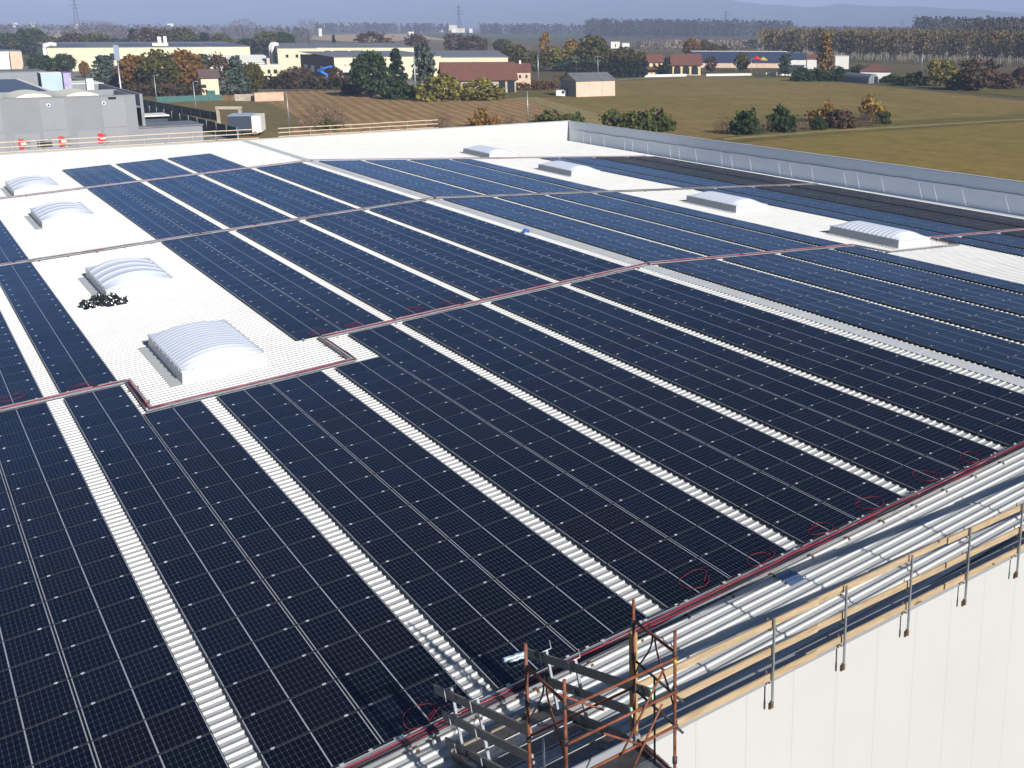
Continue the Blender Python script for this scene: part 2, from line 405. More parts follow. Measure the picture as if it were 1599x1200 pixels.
gb.poly([(-gx, -gy, -.003), (gx, -gy, -.003), (gx, gy, -.003), (-gx, gy, -.003)], [(w, w), (PL - w, w), (PL - w, PW - w), (w, PW - w)])
ME_GLASS = gb.mesh('panel_glass', MAT['glass'])
cb = MB(); cb.box((0, 0, -.004), (.066, .042, .018)); ME_CLAMP = cb.mesh('panel_clamp', MAT['clamp'])
# every module: (slope fn, zone, strip, column, row-from-tray, centre s, centre v, dark reflection painted in?)
Z1T, Z2B, Z3B, Z4B = 17.31, 17.95, 41.65, 65.35
cols = []
def zone_rows(z):
    if z == 1: return [(k + 1, Z1T - ROW * (k + .5) + .01) for k in range(20)]
    b = {2: Z2B, 3: Z3B, 4: Z4B}[z]; n = 10 if z == 4 else 20
    return [(k + 1, b + ROW * (k + .5) - .01) for k in range(n)]
for st in range(-1, 7):
    for c in (0, 1):
        s = st * PITCH + PL / 2 + c * (PL + .02)
        for z in (1, 2, 3, 4):
            skip = 0
            if z == 1 and ((st == 1 and c == 1) or st == 2 or (st == 3 and c == 0)): skip = 3
            if z > 1 and (st == 2 or (st == 1 and c == 1)): continue
            if z == 4 and st not in (3, 4, 5): continue
            for k, v in zone_rows(z):
                if k > skip: cols.append((L, z, st, c, k - skip, s, v, False))
RS = [(0.45, 2), (0.45 + PITCH, 2), (0.45 + 2 * PITCH, 2), (0.45 + 3 * PITCH, 1), (21.3, 1), (23.5, 2), (27.45, 2), (31.4, 2)]
for i, (d0, n) in enumerate(RS):
    for c in range(n):
        for z in (1, 2, 3):
            for k, v in zone_rows(z): cols.append((Q, z, i, c, k, d0 + PL / 2 + c * (PL + .02), v, i >= 6))
def project(p):
    q = p - CAM; zz = RZ.dot(q)
    return (CX + F * RX.dot(q) / zz, CY + F * RY.dot(q) / zz) if zz > .5 else (-9e9, 0)
def seen(t):
    fn, s, v = t[0], t[5], t[6]
    pts = [project(fn(s + a * PL / 2, v + b * PW / 2)) for a, b in ((-1, -1), (1, -1), (1, 1), (-1, 1))]
    cx_, cy_ = sum(p[0] for p in pts) / 4, sum(p[1] for p in pts) / 4
    ins = sum(1 for p in pts if 6 < p[0] < IW - 6 and 0 < p[1] < IH - 6)
    a = abs(sum(pts[i][0] * pts[(i + 1) % 4][1] - pts[(i + 1) % 4][0] * pts[i][1] for i in range(4))) / 2
    return a * (ins / 4.0) if ins else 0
cols.sort(key=seen, reverse=True)
ORD = 'first second third fourth fifth sixth seventh eighth ninth tenth eleventh twelfth thirteenth fourteenth fifteenth sixteenth seventeenth eighteenth nineteenth twentieth'.split()
for n_, (fn, z, st, c, k, s, v, dark_refl) in enumerate(cols[:300]):
    col = 'left column' if c == 0 else 'right column'
    if fn is L and z == 1: lb = 'dark solar panel, %s of %s strip from left, %s below middle cable tray' % (col, ORD[st], ORD[k - 1])
    elif fn is L: lb = 'blue solar panel, %s of %s strip from left, %s beyond middle cable tray' % (col, ORD[st], ORD[k - 1])
    else: lb = 'blue solar panel, %s of %s strip past ridge, %s %s middle cable tray' % (col, ORD[st], ORD[k - 1], 'below' if z == 1 else 'beyond')
    root = empty('solar_module', (0, 0, 0), lb, 'solar panel', 'solar panels laid in strips on the white roof')
    root.matrix_world = panel_matrix(fn, s, v, .0018)
    link_mesh('frame', ME_FRAME, root); link_mesh('glass_face', ME_GLASS, root)
    for x in (-.646, .646):
        o = link_mesh('clamp', ME_CLAMP, root); o.location = (x, -PW / 2 - .01, 0)
rest = MB()
for fn, z, st, c, k, s, v, dark_refl in cols[300:]:
    mt_ = panel_matrix(fn, s, v, .0018); P_ = lambda a, b, h: mt_ @ Vector((a, b, h))
    hx, hy = PL / 2, PW / 2
    rest.cur = 1 if dark_refl else 0
    rest.poly([P_(-hx, -hy, 0), P_(hx, -hy, 0), P_(hx, hy, 0), P_(-hx, hy, 0)], [(0, 0), (PL, 0), (PL, PW), (0, PW)])
    rest.cur = 2
    ring = [(-hx, -hy), (hx, -hy), (hx, hy), (-hx, hy)]
    for i in range(4):
        a, b = ring[i], ring[(i + 1) % 4]
        rest.poly([P_(*a, -.03), P_(*b, -.03), P_(*b, 0), P_(*a, 0)])
    for x in (-.62, .62): rest.frame(P_(x - .025, -hy, -.083), P_(x + .025, -hy, -.083) - P_(x - .025, -hy, -.083), (0, PW, 0), (0, 0, .053))
    rest.cur = 3
    for x in (-.646, .646): rest.frame(P_(x - .037, -hy - .032, -.013), P_(x + .037, -hy - .032, -.013) - P_(x - .037, -hy - .032, -.013), (0, .045, 0), (0, 0, .018))
o = rest.build('solar_modules', [MAT['glass'], MAT['glass_dark_refl'], MAT['black_alu'], MAT['clamp']])
tag(o, 'mass of smaller solar panels filling the far strips of the white roof', 'solar panels', None, 'stuff')

# ------------------------------------------------------------------ skylights
lt_ = MB(); lt_.box((0, 0, 0), (.03, .05, .09)); ME_LATCH = lt_.mesh('latch', MAT['galv'])
def skylight(fn, s0, v0, label, ribs, tilt=False):
    W_, LN, CH = 2.72, 5.35, .47
    root = empty('barrel_skylight', (0, 0, 0), label, 'skylight', 'domed skylights on the white roof')
    root.matrix_world = panel_matrix(fn, s0 + W_ / 2, v0 + LN / 2)
    b = -.135
    m = MB(); fl = .07
    out = [(-W_ / 2 - fl, -LN / 2 - fl), (W_ / 2 + fl, -LN / 2 - fl), (W_ / 2 + fl, LN / 2 + fl), (-W_ / 2 - fl, LN / 2 + fl)]
    top = [(-W_ / 2, -LN / 2), (W_ / 2, -LN / 2), (W_ / 2, LN / 2), (-W_ / 2, LN / 2)]
    m.grid([[(x, y, b) for x, y in out + out[:1]], [(x, y, b + CH) for x, y in top + top[:1]]])
    m.frame((-W_ / 2 - .42, -LN / 2 - .12, b + .046), (.5, 0, 0), (0, LN + .2, 0), (0, 0, .006)); m.frame((W_ / 2 - .08, LN / 2 - .9, b + .046), (.4, 0, 0), (0, 1.1, 0), (0, 0, .006))
    m.build('curb', MAT['white_trim'], root)
    m = MB(); e = .05
    for y in (-1, 1): m.box((0, y * (LN / 2 - .0), b + CH + .02), (W_ + .1, .07, .05))
    for x in (-1, 1): m.box((x * (W_ / 2 - .0), 0, b + CH + .02), (.07, LN - .072, .05))
    m.build('rim', MAT['grey_trim'], root)
    m = MB(); rise = .34; n = 18; z0 = b + CH + .045
    hw = W_ / 2 - .02; rad = (hw * hw + rise * rise) / (2 * rise); ph = math.asin(hw / rad)
    rows = []; ys = []
    seg = LN - .1
    if ribs > 8:
        for i in range(ribs):
            y = -seg / 2 + seg * i / ribs; d = seg / ribs
            ys += [(y, 0), (y + .3 * d, 0), (y + .45 * d, .014), (y + .85 * d, .014)]
        ys.append((seg / 2, 0))
    else:
        for i in range(ribs):
            y = -seg / 2 + seg * i / ribs; d = seg / ribs
            ys += [(y, .022), (y + .06, .022), (y + .10, 0), (y + d * .5, .0), (y + d - .04, 0)]
        ys += [(seg / 2 - .02, .03), (seg / 2, .03)]
    m.smooth = True
    for y, up in ys:
        end = min(1.0, (seg / 2 - abs(y)) / .85); k = .16 + .84 * math.sin(end * math.pi / 2)
        rows.append([((rad + up) * math.sin(-ph + 2 * ph * j / n), y, z0 + ((rad + up) * math.cos(-ph + 2 * ph * j / n) - rad + rise) * k) for j in range(n + 1)])
    m.grid(rows)
    m.smooth = False
    for y, rr in ((rows[0][0][1], rows[0]), (rows[-1][0][1], rows[-1])):
        m.poly(rr if y > 0 else rr[::-1])
    m.build('dome', MAT['opal'], root)
    for i in range(9):
        for x in (-1, 1): o = link_mesh('latch', ME_LATCH, root); o.location = (x * (W_ / 2 + .055), -LN / 2 + .3 + i * .59, b + CH + .02)
    return root
SV = (16.2, 30.25, 51.0, 65.35)
LBL = ['white domed skylight with fine ribs nearest the front on the left slope', 'white domed skylight just behind the crumpled black film', 'third white domed skylight back on the left slope, smooth wide bands',
       'farthest white domed skylight on the left slope, beside the last strips']
for v, lb, rb in zip(SV, LBL, (17, 5, 5, 4)): skylight(L, 7.42, v, lb, rb)
LBR = ['long ribbed skylight on the right slope with a cable tray bent round it', 'second ribbed skylight back on the right slope', 'third ribbed skylight back on the right slope, far side of second tray',
       'farthest ribbed skylight on the right slope on bare white roof']
for v, lb in zip(SV, LBR): skylight(Q, 16.35, v, lb, 15)

# ------------------------------------------------------------------ cable trays with red cables
def tray(label, path, h=-.03, bundle=5, dens=1.15, wdt=.2, seed=1, lid=(.42, .25), cr_=.014):
    rnd = random.Random(seed)
    root = empty('cable_tray', tuple(path[0]), label, 'cable tray', 'cable trays crossing the roof')
    m = MB()
    for a, b in zip(path[:-1], path[1:]):
        d = (b - a).normalized(); sd = d.cross(Vector((0, 0, 1))).normalized()
        e = d * (wdt / 2)
        m.bar(a - e, b + e, wdt, .006)
        for k in (-1, 1): m.bar(a - e + sd * k * wdt / 2 + Vector((0, 0, .025)), b + e + sd * k * wdt / 2 + Vector((0, 0, .025)), .006, .056)
    pbuild(m, 'channel', MAT['galv'], root)
    if lid:
        m = MB()
        for a, b in zip(path[:-1], path[1:]):
            d = (b - a).normalized(); sd = Vector((0, 0, 1)).cross(d).normalized(); k = 0.0; ln = (b - a).length
            while k < ln:
                e = min(k + 2.9, ln); m.bar(a + d * (k + .03) + sd * wdt * lid[1] + Vector((0, 0, .085)), a + d * (e - .03) + sd * wdt * lid[1] + Vector((0, 0, .085)), wdt * lid[0], .008); k += 3.0
        pbuild(m, 'lid', MAT['lid'], root)
    for c in range(bundle):
        m = MB(); off = (-.42 + .84 * c / max(1, bundle - 1)) * wdt; pts = []
        for a, b in zip(path[:-1], path[1:]):
            ln = (b - a).length; d = (b - a).normalized(); sd = d.cross(Vector((0, 0, 1))).normalized(); n = max(2, int(ln / .8))
            for i in range(n + (1 if b is path[-1] else 0)):
                if i == 0 and pts: pts.append(a + d * -.0 + sd * off + Vector((0, 0, .04))); continue
                pts.append(a + d * (ln * i / n) + sd * (off + rnd.uniform(-.022, .022)) + Vector((0, 0, .03 + (c % 3) * .014 + rnd.uniform(0, .02))))
        m.tube(pts, cr_, 6)
        pbuild(m, 'cable', MAT['black_cable'] if c in (1, 5, 7) else MAT['purple_cable'] if c in (3, 4) else MAT['red_cable'], root)
    cnt = 0
    for a, b in zip(path[:-1], path[1:]):
        ln = (b - a).length; d = (b - a).normalized(); sd = d.cross(Vector((0, 0, 1))).normalized(); n = max(1, int(ln / dens))
        for i in range(n):
            if cnt >= 98: break
            p = a + d * (ln * (i + .5) / n); m = MB()
            m.frame(p - d * .03 - sd * (wdt / 2 + .06) - Vector((0, 0, .10)), d * .06, sd * (wdt + .14), (0, 0, .035))
            m.frame(p - d * .03 - sd * (wdt / 2 + .07) - Vector((0, 0, .066)), d * .06, sd * .05, (0, 0, .10))
            pbuild(m, 'bracket', MAT['bracket'], root); cnt += 1
    return root
v1 = 17.63
tray('middle cable tray packed with red cables, stepping round the nearest skylight', [L(-4, v1, -.03), L(5.95, v1, -.03), L(5.95, 14.2, -.03), L(12.65, 14.2, -.03), L(12.65, v1, -.03), L(UR, v1, .0), Q(14.2, v1, -.03)], seed=1)
tray('thin conduit run bent round the nearest skylight on the right slope', [Q(14.2, v1, -.04), Q(14.6, 15.3, -.04), Q(20.6, 15.3, -.04), Q(20.9, v1, -.04)], bundle=2, wdt=.1, seed=8)
tray('last stretch of middle cable tray, right of the nearest right skylight', [Q(19.3, v1, -.03), Q(35, v1, -.03)], seed=9)
tray('second cable tray back, straight across the roof over the ridge', [L(-4, 41.33, -.03), L(UR, 41.33, 0), Q(35, 41.33, -.03)], bundle=4, dens=1.3, seed=2, lid=(.9, .06))
tray('farthest cable tray, thin line behind the last full strips', [L(-4, 65.04, -.03), L(UR, 65.04, 0), Q(34, 65.04, -.03)], bundle=3, dens=1.6, wdt=.14, seed=3, lid=(1.0, .0))
tray('front cable tray of red cables along the bottom edge of the dark strips', [L(-4, -6.02, -.03), L(UR, -6.02, 0), Q(35, -6.02, -.03)], dens=1.15, seed=4, lid=None, bundle=8, cr_=.0105, wdt=.24)
# white cover strip between the panels and the front tray
m = MB(); m.bar(L(-4, -5.86, -.02), L(UR, -5.86, -.02), .1, .05); 
for i in range(30): m.bar(L(-3.5 + i * 1.05, -5.86, .0), L(-3.42 + i * 1.05, -5.86, .0), .14, .05)
tag(m.build('mounting_rail', MAT['white_trim']), 'white mounting rail along the front edge of the panel strips', 'mounting rail')
# red connector loops lying on the panels
LOOPS = [((1085, 905), 'on the third strip at the front tray'), ((1185, 873), 'on the fourth strip nearest the front tray'), ((1280, 828), 'right half of the fourth strip by the front tray'), ((1357, 788), 'left half of the fifth strip by the front tray'), ((1448, 745), 'right half of the fifth strip by the front tray'),
         ((1517, 716), 'left half of the sixth strip by the front tray'), ((655, 1118), 'on the second strip beside the scaffold ramp'), ((495, 519), 'by the tray corner beside the bare roof'),
         ((552, 508), 'second along the middle tray from its bend'), ((643, 485), 'third along the middle tray from its bend'), ((702, 474), 'fourth along the middle tray from its bend'), ((780, 456), 'fifth along the middle tray from its bend'), ((840, 445), 'sixth along the middle tray from its bend'), ((18, 622), 'on the leftmost strip above the middle tray'), ((125, 605), 'on the narrow strip left of the bare roof')]
for i, ((x, y), where) in enumerate(LOOPS):
    d = ray(x, y); nn = Vector((-math.sin(SA), 0, math.cos(SA))); p0 = CAM + d * (-(nn.dot(CAM)) / nn.dot(d))
    rnd = random.Random(40 + i); rnd0 = rnd.random(); m = MB(); r0 = rnd.uniform(.3, .4); pts = []
    for k in range(26):
        a = -1.2 + i + k * 2 * math.pi * (1.0 + .25 * rnd0) / 25; r_ = r0 * (1 + .16 * math.sin(2 * a + i) + .10 * math.sin(3 * a + 2.3 * i)) * (.78 + .016 * k)
        pts.append(Vector((r_ * math.cos(a), r_ * .8 * math.sin(a), .012 + .0012 * k + (p0.x - p0.x))))
    mt = panel_matrix(L, p0.x / math.cos(SA), p0.y)
    m.tube([mt @ q for q in pts], .0062, 5)
    tag(m.build('cable_loop', MAT['loop']), 'red cable loop ' + where, 'cable', 'red cable loops on the panels')
# ------------------------------------------------------------------ timber guard rails on steel posts
def guard_rail(label, x0, x1, v, zs, bw, post_z, first, step, out, mats, seed, group='timber guard rails on the wall tops', boards=None, posts=True):
    rnd = random.Random(seed)
    root = empty('guard_rail', (x0, v, zs[-1]), label, 'guard rail', group)
    for name, z, dv in zip(('top_board', 'middle_board', 'toe_board'), zs, (0, 0, 0)):
        x = x0; i = 0; ends = []
        while x < x1:
            e = min(x + 3.95, x1)
            m = MB(); y = v + (.018 if i % 2 else -.018)
            m.bar((x - .12, y, z + rnd.uniform(-.02, .02)), (e + .12, y, z + rnd.uniform(-.03, .03)), .032, bw)
            pbuild(m, name, mats, root); x = e; i += 1
    x = first
    while x < x1 and posts:
        m = MB(); y = v + out * .075
        tl = rnd.uniform(-.015, .015)
        m.bar((x, y, post_z), (x + tl, y, zs[0] + bw / 2 + .03), .036, .036)
        po = pbuild(m, 'post', MAT['galv'], root)
        for z in zs:
            m = MB(); m.frame((x - .06, v + .045, z - .11), (.03, 0, 0), (0, .008, 0), (0, 0, .2)); m.frame((x - .06, v - .06, z - .12), (.03, 0, 0), (0, .113, 0), (0, 0, .012)); m.build('hook', MAT['bracket'], po)
        m = MB(); m.frame((x - .025, y - .02, post_z), (.05, 0, 0), (0, .06, 0), (0, 0, .13)); m.frame((x - .02, y + .039, post_z - .06), (.04, 0, 0), (0, .04, 0), (0, 0, .12)); m.build('base_clamp', MAT['bracket'], po)
        x += step
    return root
guard_rail('pine board guard rail on steel posts along the near wall top', 8.5, 44, -9.36, (2.19, 1.63, 1.14), .135, .52, 11.42, 1.84, -1, MAT['wood'], 3)
guard_rail('far timber guard rail left, in front of the grey building', 4, 29.5, 84.75, (2.28, 1.88, 1.42), .075, 1.0, 5.2, 2.05, 1, MAT['wood_pale'], 5)
guard_rail('far timber guard rail right, in front of the striped field', 31.6, 48.2, 84.75, (2.22, 1.82, 1.42), .075, 1.0, 32.6, 2.05, 1, MAT['wood_pale'], 6)
# ------------------------------------------------------------------ gangway ramp from the roof up over the wall to the scaffold
th, yaw = .318, .022
RO = Vector((6.518, -6.51, .277)); GD = Vector((math.sin(yaw) * math.cos(th), -math.cos(yaw) * math.cos(th), math.sin(th)))
GS = Vector((math.cos(yaw), math.sin(yaw), 0)); GN = GS.cross(GD) * -1
if GN.z < 0: GN = -GN
def G(t, s, h): return RO + GD * t + GS * s + GN * h
ramp = empty('gangway_ramp', tuple(RO), 'short gangway ramp with weathered guard boards leading from roof to scaffold', 'gangway')
m = MB(); m.frame(G(.42, -.1, -.03), GD * 3.2, GS * 1.95, GN * .02); pbuild(m, 'deck_underlay', MAT['dark_steel'], ramp)
for i in range(6):
    t0 = .42 + i * .535
    m = MB(); m.frame(G(t0, -.12, -.005 - .004 * (i % 2)), GD * .525, GS * (1.98 - .1 * (i % 3)), GN * .045); pbuild(m, 'deck_plate', [MAT['plate_brown'], MAT['plank']][i % 2], ramp)
    m = MB(); m.frame(G(t0 + .50, -.05 + .3 * (i % 2), .042), GD * .016, GS * 1.6, GN * .012); pbuild(m, 'tread_strip', MAT['white_trim'], ramp)
for s in (-.05, 1.80):
    m = MB(); m.bar(G(.35, s, -.07), G(3.7, s, -.07), .06, .12); pbuild(m, 'stringer', MAT['dark_steel'], ramp)
m = MB(); m.bar(G(.36, -.1, .02), G(.36, 1.9, .02), .08, .16); pbuild(m, 'edge_beam', MAT['wood_old'], ramp)
for s, tr in ((0.0, ((-.05, 3.4), (.1, 3.3), (.0, 3.2))), (1.755, ((.1, 4.1), (.6, 3.4), (1.05, 3.2)))):
    for (a, b), h in zip(tr, (1.0, .575, .09)):
        m = MB(); m.bar(G(a, s, h), G(b, s, h), .035, .15, GN); pbuild(m, 'guard_board', MAT['wood_old'], ramp)
        if s: m = MB(); m.bar(G(b - .05, s - .02, h), G(b + .004, s - .02, h), .035, .152, GN); pbuild(m, 'end_tape', MAT['green_tape'], ramp)
    for t in ((.55, 1.55) if s == 0 else (.75, 1.75)):
        m = MB(); m.bar(G(t, s + .05, -.1), G(t, s + .05, 1.12), .045, .045, GD); p_ = pbuild(m, 'guard_post', MAT['galv'], ramp)
        for h in (1.0, .575, .09): m = MB(); m.bar(G(t - .05, s - .06, h + .1), G(t - .05, s - .06, h - .1), .012, .03, GD); m.build('hook', MAT['galv'], p_)
        m = MB(); m.tube([G(t, s - .1, 1.12), G(t, s + .15, 1.12), G(t, s + .15, 1.27)], .011, 6); m.build('top_hook', MAT['galv'], p_)
# ------------------------------------------------------------------ scaffold tower outside the wall
X0, X1, Y0, Y1, ZT = 6.28, 8.09, -9.92, -10.94, 4.13
sc = empty('scaffold_tower', (7.2, -10.4, ZG), 'rusty painted scaffold tower rising beside the near wall', 'scaffold')
rt = MAT['rust']
def tb(name, pts, r=.024, mat=None, parent=None):
    m = MB(); m.tube(pts, r, 10); return pbuild(m, name, mat or rt, parent or sc)
for x in (X0, X1):
    for y in (Y0, Y1):
        tb('pole', [(x, y, ZG), (x, y, ZT - 1.0), (x, y, ZT)])
        m = MB(); 
        for z in (ZT - .37, ZT - .93, ZT - 1.5, ZT - 2.1): m.tube([(x, y, z - .05), (x, y, z + .05)], .036, 10)
        pbuild(m, 'coupler', MAT['dark_steel'], sc)
    tb('frame_bar', [(x, Y0, ZT - .34), (x, Y1, ZT - .34)], .024)
    tb('frame_bar', [(x, Y0, ZT - 2.34), (x, Y1, ZT - 2.34)], .024)
    for y0, sg in ((Y0, -1), (Y1, 1)):
        pts = []
        for k in range(9):
            a = k / 8; pts.append((x, y0 + sg * (.02 + .46 * math.sin(a * math.pi / 2)), ZT - 1.35 + 1.0 * (1 - math.cos(a * math.pi / 2)) * 1.0 if False else ZT - 1.25 + .9 * a ** .75))
        tb('knee_brace', pts, .014, MAT['dark_steel'] if sg < 0 else rt)
for z in (ZT - .40, ZT - .94, ZT - 1.5):
    a = X0 if z < ZT - .5 else X0 + .0
    tb('ledger', [(a, Y1 - .04, z), (X1 + .02, Y1 - .04, z)], .021)
tb('ledger', [(X0, Y0 + .04, ZT - 1.5), (X1, Y0 + .04, ZT - 1.5)], .021)
tb('diagonal_brace', [(X0 + .55, Y1 - .07, ZT - 1.02), (X0 + 1.2, Y1 - .07, ZT - 1.52)], .016)
tb('diagonal_brace', [(X0 + .35, Y0 + .02, ZT - .9), (X0 + 1.1, Y0 - .25, ZT - 1.4)], .016)
tb('diagonal_brace', [(X1 - .25, Y1 - .08, ZT - .45), (X1 - 1.0, Y1 - .08, ZT - 1.5)], .016)
tb('diagonal_brace', [(X1 - .3, Y1 - .1, ZT - .98), (X1 - .95, Y1 - .1, ZT - 2.0)], .016)
for z in (ZT - 1.05, ZT - 1.55):
    tb('side_bar', [(X1 + .03, Y0 + .05, z + .02), (X1 + .03, Y1 - .15, z - .02)], .02, MAT['dark_steel'])
tb('side_bar', [(X1 - .02, Y0 - .55, ZT - 1.0), (X1 - .02, Y0 - .55, ZT - 2.6)], .016, MAT['dark_steel'])
tb('side_bar', [(X0 - .02, Y0 - .45, ZT - 1.2), (X0 - .02, Y0 - .45, ZT - 2.6)], .016, MAT['galv'])
m = MB(); m.tube([(X1, Y1, ZT - .52), (X1, Y1, ZT - .40)], .0275, 10); pbuild(m, 'yellow_band', MAT['yellow'], sc)
for i in range(3):
    m = MB(); m.frame((X0 - .08, Y0 - .10 - .33 * i, ZT - 2.48), (X1 - X0 + .2, 0, 0), (0, -.30, 0), (0, 0, .05)); pbuild(m, 'deck_plank', [MAT['dark_steel'], MAT['plank'], MAT['galv']][i], sc)
m = MB(); m.frame((X0 - .05, Y0 - .05, ZT - 2.42), (X1 - X0 + .1, 0, 0), (0, -.03, 0), (0, 0, .15)); pbuild(m, 'toe_board', MAT['coping'], sc)
m = MB(); m.frame((X0 - .1, Y0 + .06, ZT - 2.5), (X1 - X0 + .3, 0, 0), (0, .22, 0), (0, 0, .035)); pbuild(m, 'deck_plank', MAT['plank'], sc)
m = MB(); m.frame((8.34, -9.52, .35), (.095, 0, 0), (0, .095, 0), (0, 0, 2.9))
tag(m.build('timber_post', MAT['wood_post']), 'upright squared timber post tied between scaffold and wall', 'timber post')

# ------------------------------------------------------------------ loose things on the roof
def on_left(x, y):
    d = ray(x, y); nn = Vector((-math.sin(SA), 0, math.cos(SA))); p = CAM + d * (-(nn.dot(CAM)) / nn.dot(d)); return p.x / math.cos(SA), p.y
def film(name, c, rad, hgt, mat, seed, label, cat, ell=(1.6, .8), n=46):
    rnd = random.Random(seed); m = MB(); rows = []
    from mathutils import noise
    for i in range(n):
        r = []
        for j in range(n):
            a, b = -1 + 2 * i / (n - 1), -1 + 2 * j / (n - 1)
            q = Vector((a * 2.1 + seed, b * 2.1, seed))
            edge = max(0, 1 - (a * a + b * b) * (.75 + .5 * noise.noise(q * 1.7)))
            cr = 1.2 * abs(noise.noise(q * 1.6)) + .5 * abs(noise.noise(q * 3.7)) + .15 * abs(noise.noise(q * 8))
            k = .62 + .5 * noise.noise(Vector((math.atan2(b, a + 1e-6) * 1.2, 3.3, seed)))
            r.append(c + Vector((a * rad * ell[0] * k, b * rad * ell[1] * k, .012 + hgt * (edge ** .6) * (.25 + cr) )))
        rows.append(r)
    m.smooth = True; m.grid(rows)
    return tag(m.build(name, mat), label, cat)
u, v = on_left(155, 474)
film('plastic_film', L(u, v, -.11), .95, .44, MAT['tarp_black'], 4, 'crumpled heap of shiny black plastic film on the bare white roof', 'plastic film', (1.5, .8), 80)
u, v = on_left(822, 361)
film('plastic_bag', L(u, v, -.07), .30, .2, MAT['blue_bag'], 6, 'small blue plastic bag lying by the ridge cap', 'bag', (1.1, .8), 24)
u0, v0 = on_left(786, 1036); u1, v1_ = on_left(829, 1022)
m = MB(); a, b = L(u0, v0, .06), L(u1, v1_, .06); pts = [a + (b - a) * (i / 8) + Vector((0, .012 * math.sin(i * 2), .008 * math.cos(i * 3))) for i in range(9)]
m.tube(pts, .052, 10); m.tube([p + Vector((.02, -.09, -.005)) for p in pts[1:]], .03, 8)
tag(m.build('film_roll', MAT['silver']), 'silvery roll of wrapping film lying on a dark panel near the scaffold', 'film roll')
u, v = on_left(1228, 900)
m = MB()
for i in range(3):
    o = L(u - .10 , v - .26 + i * .17, -.085 + (.03 if i % 2 else 0)); m.frame(o, L(u + .42, v - .26 + i * .17, -.085) - L(u, v - .26 + i * .17, -.085), (0, .17, 0), (0, 0, .012))
tag(m.build('metal_sheet', plain('blue_grey_sheet', (.10, .16, .30), .35, .2)), 'loose blue grey sheet offcut lying on the ribs by the front tray', 'metal sheet')
for (x, y), lb in (((745, 1062), 'x'),): pass
# ------------------------------------------------------------------ fields, tracks, hills
F_PLO = fieldmat('ploughed_soil', (0.317, 0.178, 0.095), (0.421, 0.243, 0.133), 3.1, R(13.5), (0.179, 0.139, 0.053), 1.0)
F_STUB = fieldmat('stubble_field', (0.222, 0.157, 0.059), (0.282, 0.185, 0.078), 2.4, R(-78), (0.125, 0.105, 0.035), 0.35, (0.172, 0.154, 0.040))
F_NEAR = fieldmat('near_field', (0.201, 0.150, 0.045), (0.260, 0.177, 0.059), 1.2, R(-72), (0.238, 0.157, 0.059), 0.4, (0.172, 0.157, 0.037))
F_GRASS = fieldmat('grass_verge', (0.111, 0.107, 0.033), (0.163, 0.128, 0.050))
F_PATH = fieldmat('dry_grass_track', (0.300, 0.237, 0.114), (0.250, 0.206, 0.096))
F_TAN = fieldmat('tan_stubble', (0.360, 0.254, 0.140), (0.435, 0.312, 0.182))
F_GREEN = fieldmat('young_crop', (0.07, 0.10, 0.035), (0.09, 0.115, 0.045))
F_YARD = fieldmat('yard_gravel', (0.20, 0.19, 0.175), (0.25, 0.235, 0.215))
F_CROP = fieldmat('weedy_field', (0.169, 0.131, 0.056), (0.216, 0.150, 0.075), 0.9, R(30), (0.108, 0.112, 0.037), 0.5)
field('stubble_field', [(820, 240), (790, 150), (960, 126), (1110, 118), (1240, 121), (1599, 158), (1750, 200), (1700, 300), (1000, 320)], F_STUB)
field('ploughed_field', [(380, 143), (560, 141), (640, 151), (785, 155), (835, 150), (905, 175), (990, 215), (930, 330), (200, 330), (150, 190)], F_PLO)
field('weedy_field', [(245, 158), (340, 157), (420, 160), (470, 185), (430, 240), (300, 240)], F_CROP)
field('near_field', [(1110, 215), (1300, 206), (1599, 190), (1900, 178), (2200, 420), (1250, 420), (1050, 260)], F_NEAR)
field('grass_verge', [(1080, 221), (1180, 208), (1395, 190), (1599, 178), (1900, 166), (1900, 181), (1599, 191), (1300, 210), (1130, 226), (1085, 245)], F_GRASS)
field('dirt_track', [(1130, 216), (1300, 203), (1599, 185.5), (1900, 172), (1900, 174), (1599, 187.5), (1300, 206), (1132, 219)], F_PATH)
field('grass_path', [(806, 153), (832, 150), (868, 160), (960, 185), (1010, 206), (960, 215), (905, 187), (845, 164)], F_PATH)
field('grass_verge', [(780, 154), (806, 137), (855, 137), (880, 152), (820, 152)], F_GRASS)
field('grass_verge', [(960, 127), (1100, 120), (1240, 122), (1400, 133), (1599, 152), (1599, 140), (1240, 117), (1000, 121)], F_GRASS)
field('farm_road', [(960, 124.5), (1005, 121.5), (1110, 119.2), (1160, 118.5), (1160, 119.6), (1110, 120.4), (1005, 123), (962, 126.5)], F_YARD)
field('tan_field', [(482, 62), (492, 55), (632, 53), (700, 58), (700, 66), (620, 64), (560, 66)], F_TAN)
field('tan_field', [(600, 70), (640, 60), (760, 68), (830, 72), (830, 82), (600, 78)], fieldmat('brown_field', (0.16, 0.115, 0.075), (0.19, 0.14, 0.09)))
field('green_field', [(660, 56), (700, 52), (1000, 53), (1000, 60), (830, 63), (700, 62)], F_GREEN)
field('tan_field', [(1000, 66), (1060, 62), (1290, 64), (1290, 72), (1100, 76), (1000, 74)], F_TAN)
field('tan_field', [(-60, 60), (-20, 46), (200, 47), (200, 54), (60, 62)], F_TAN)
field('industrial_yard', [(20, 112), (60, 96), (800, 100), (800, 120), (560, 140), (380, 142), (250, 150), (120, 125)], F_YARD)
field('service_road', [(-200, 260), (-100, 170), (210, 165), (360, 215), (420, 260)], F_YARD)

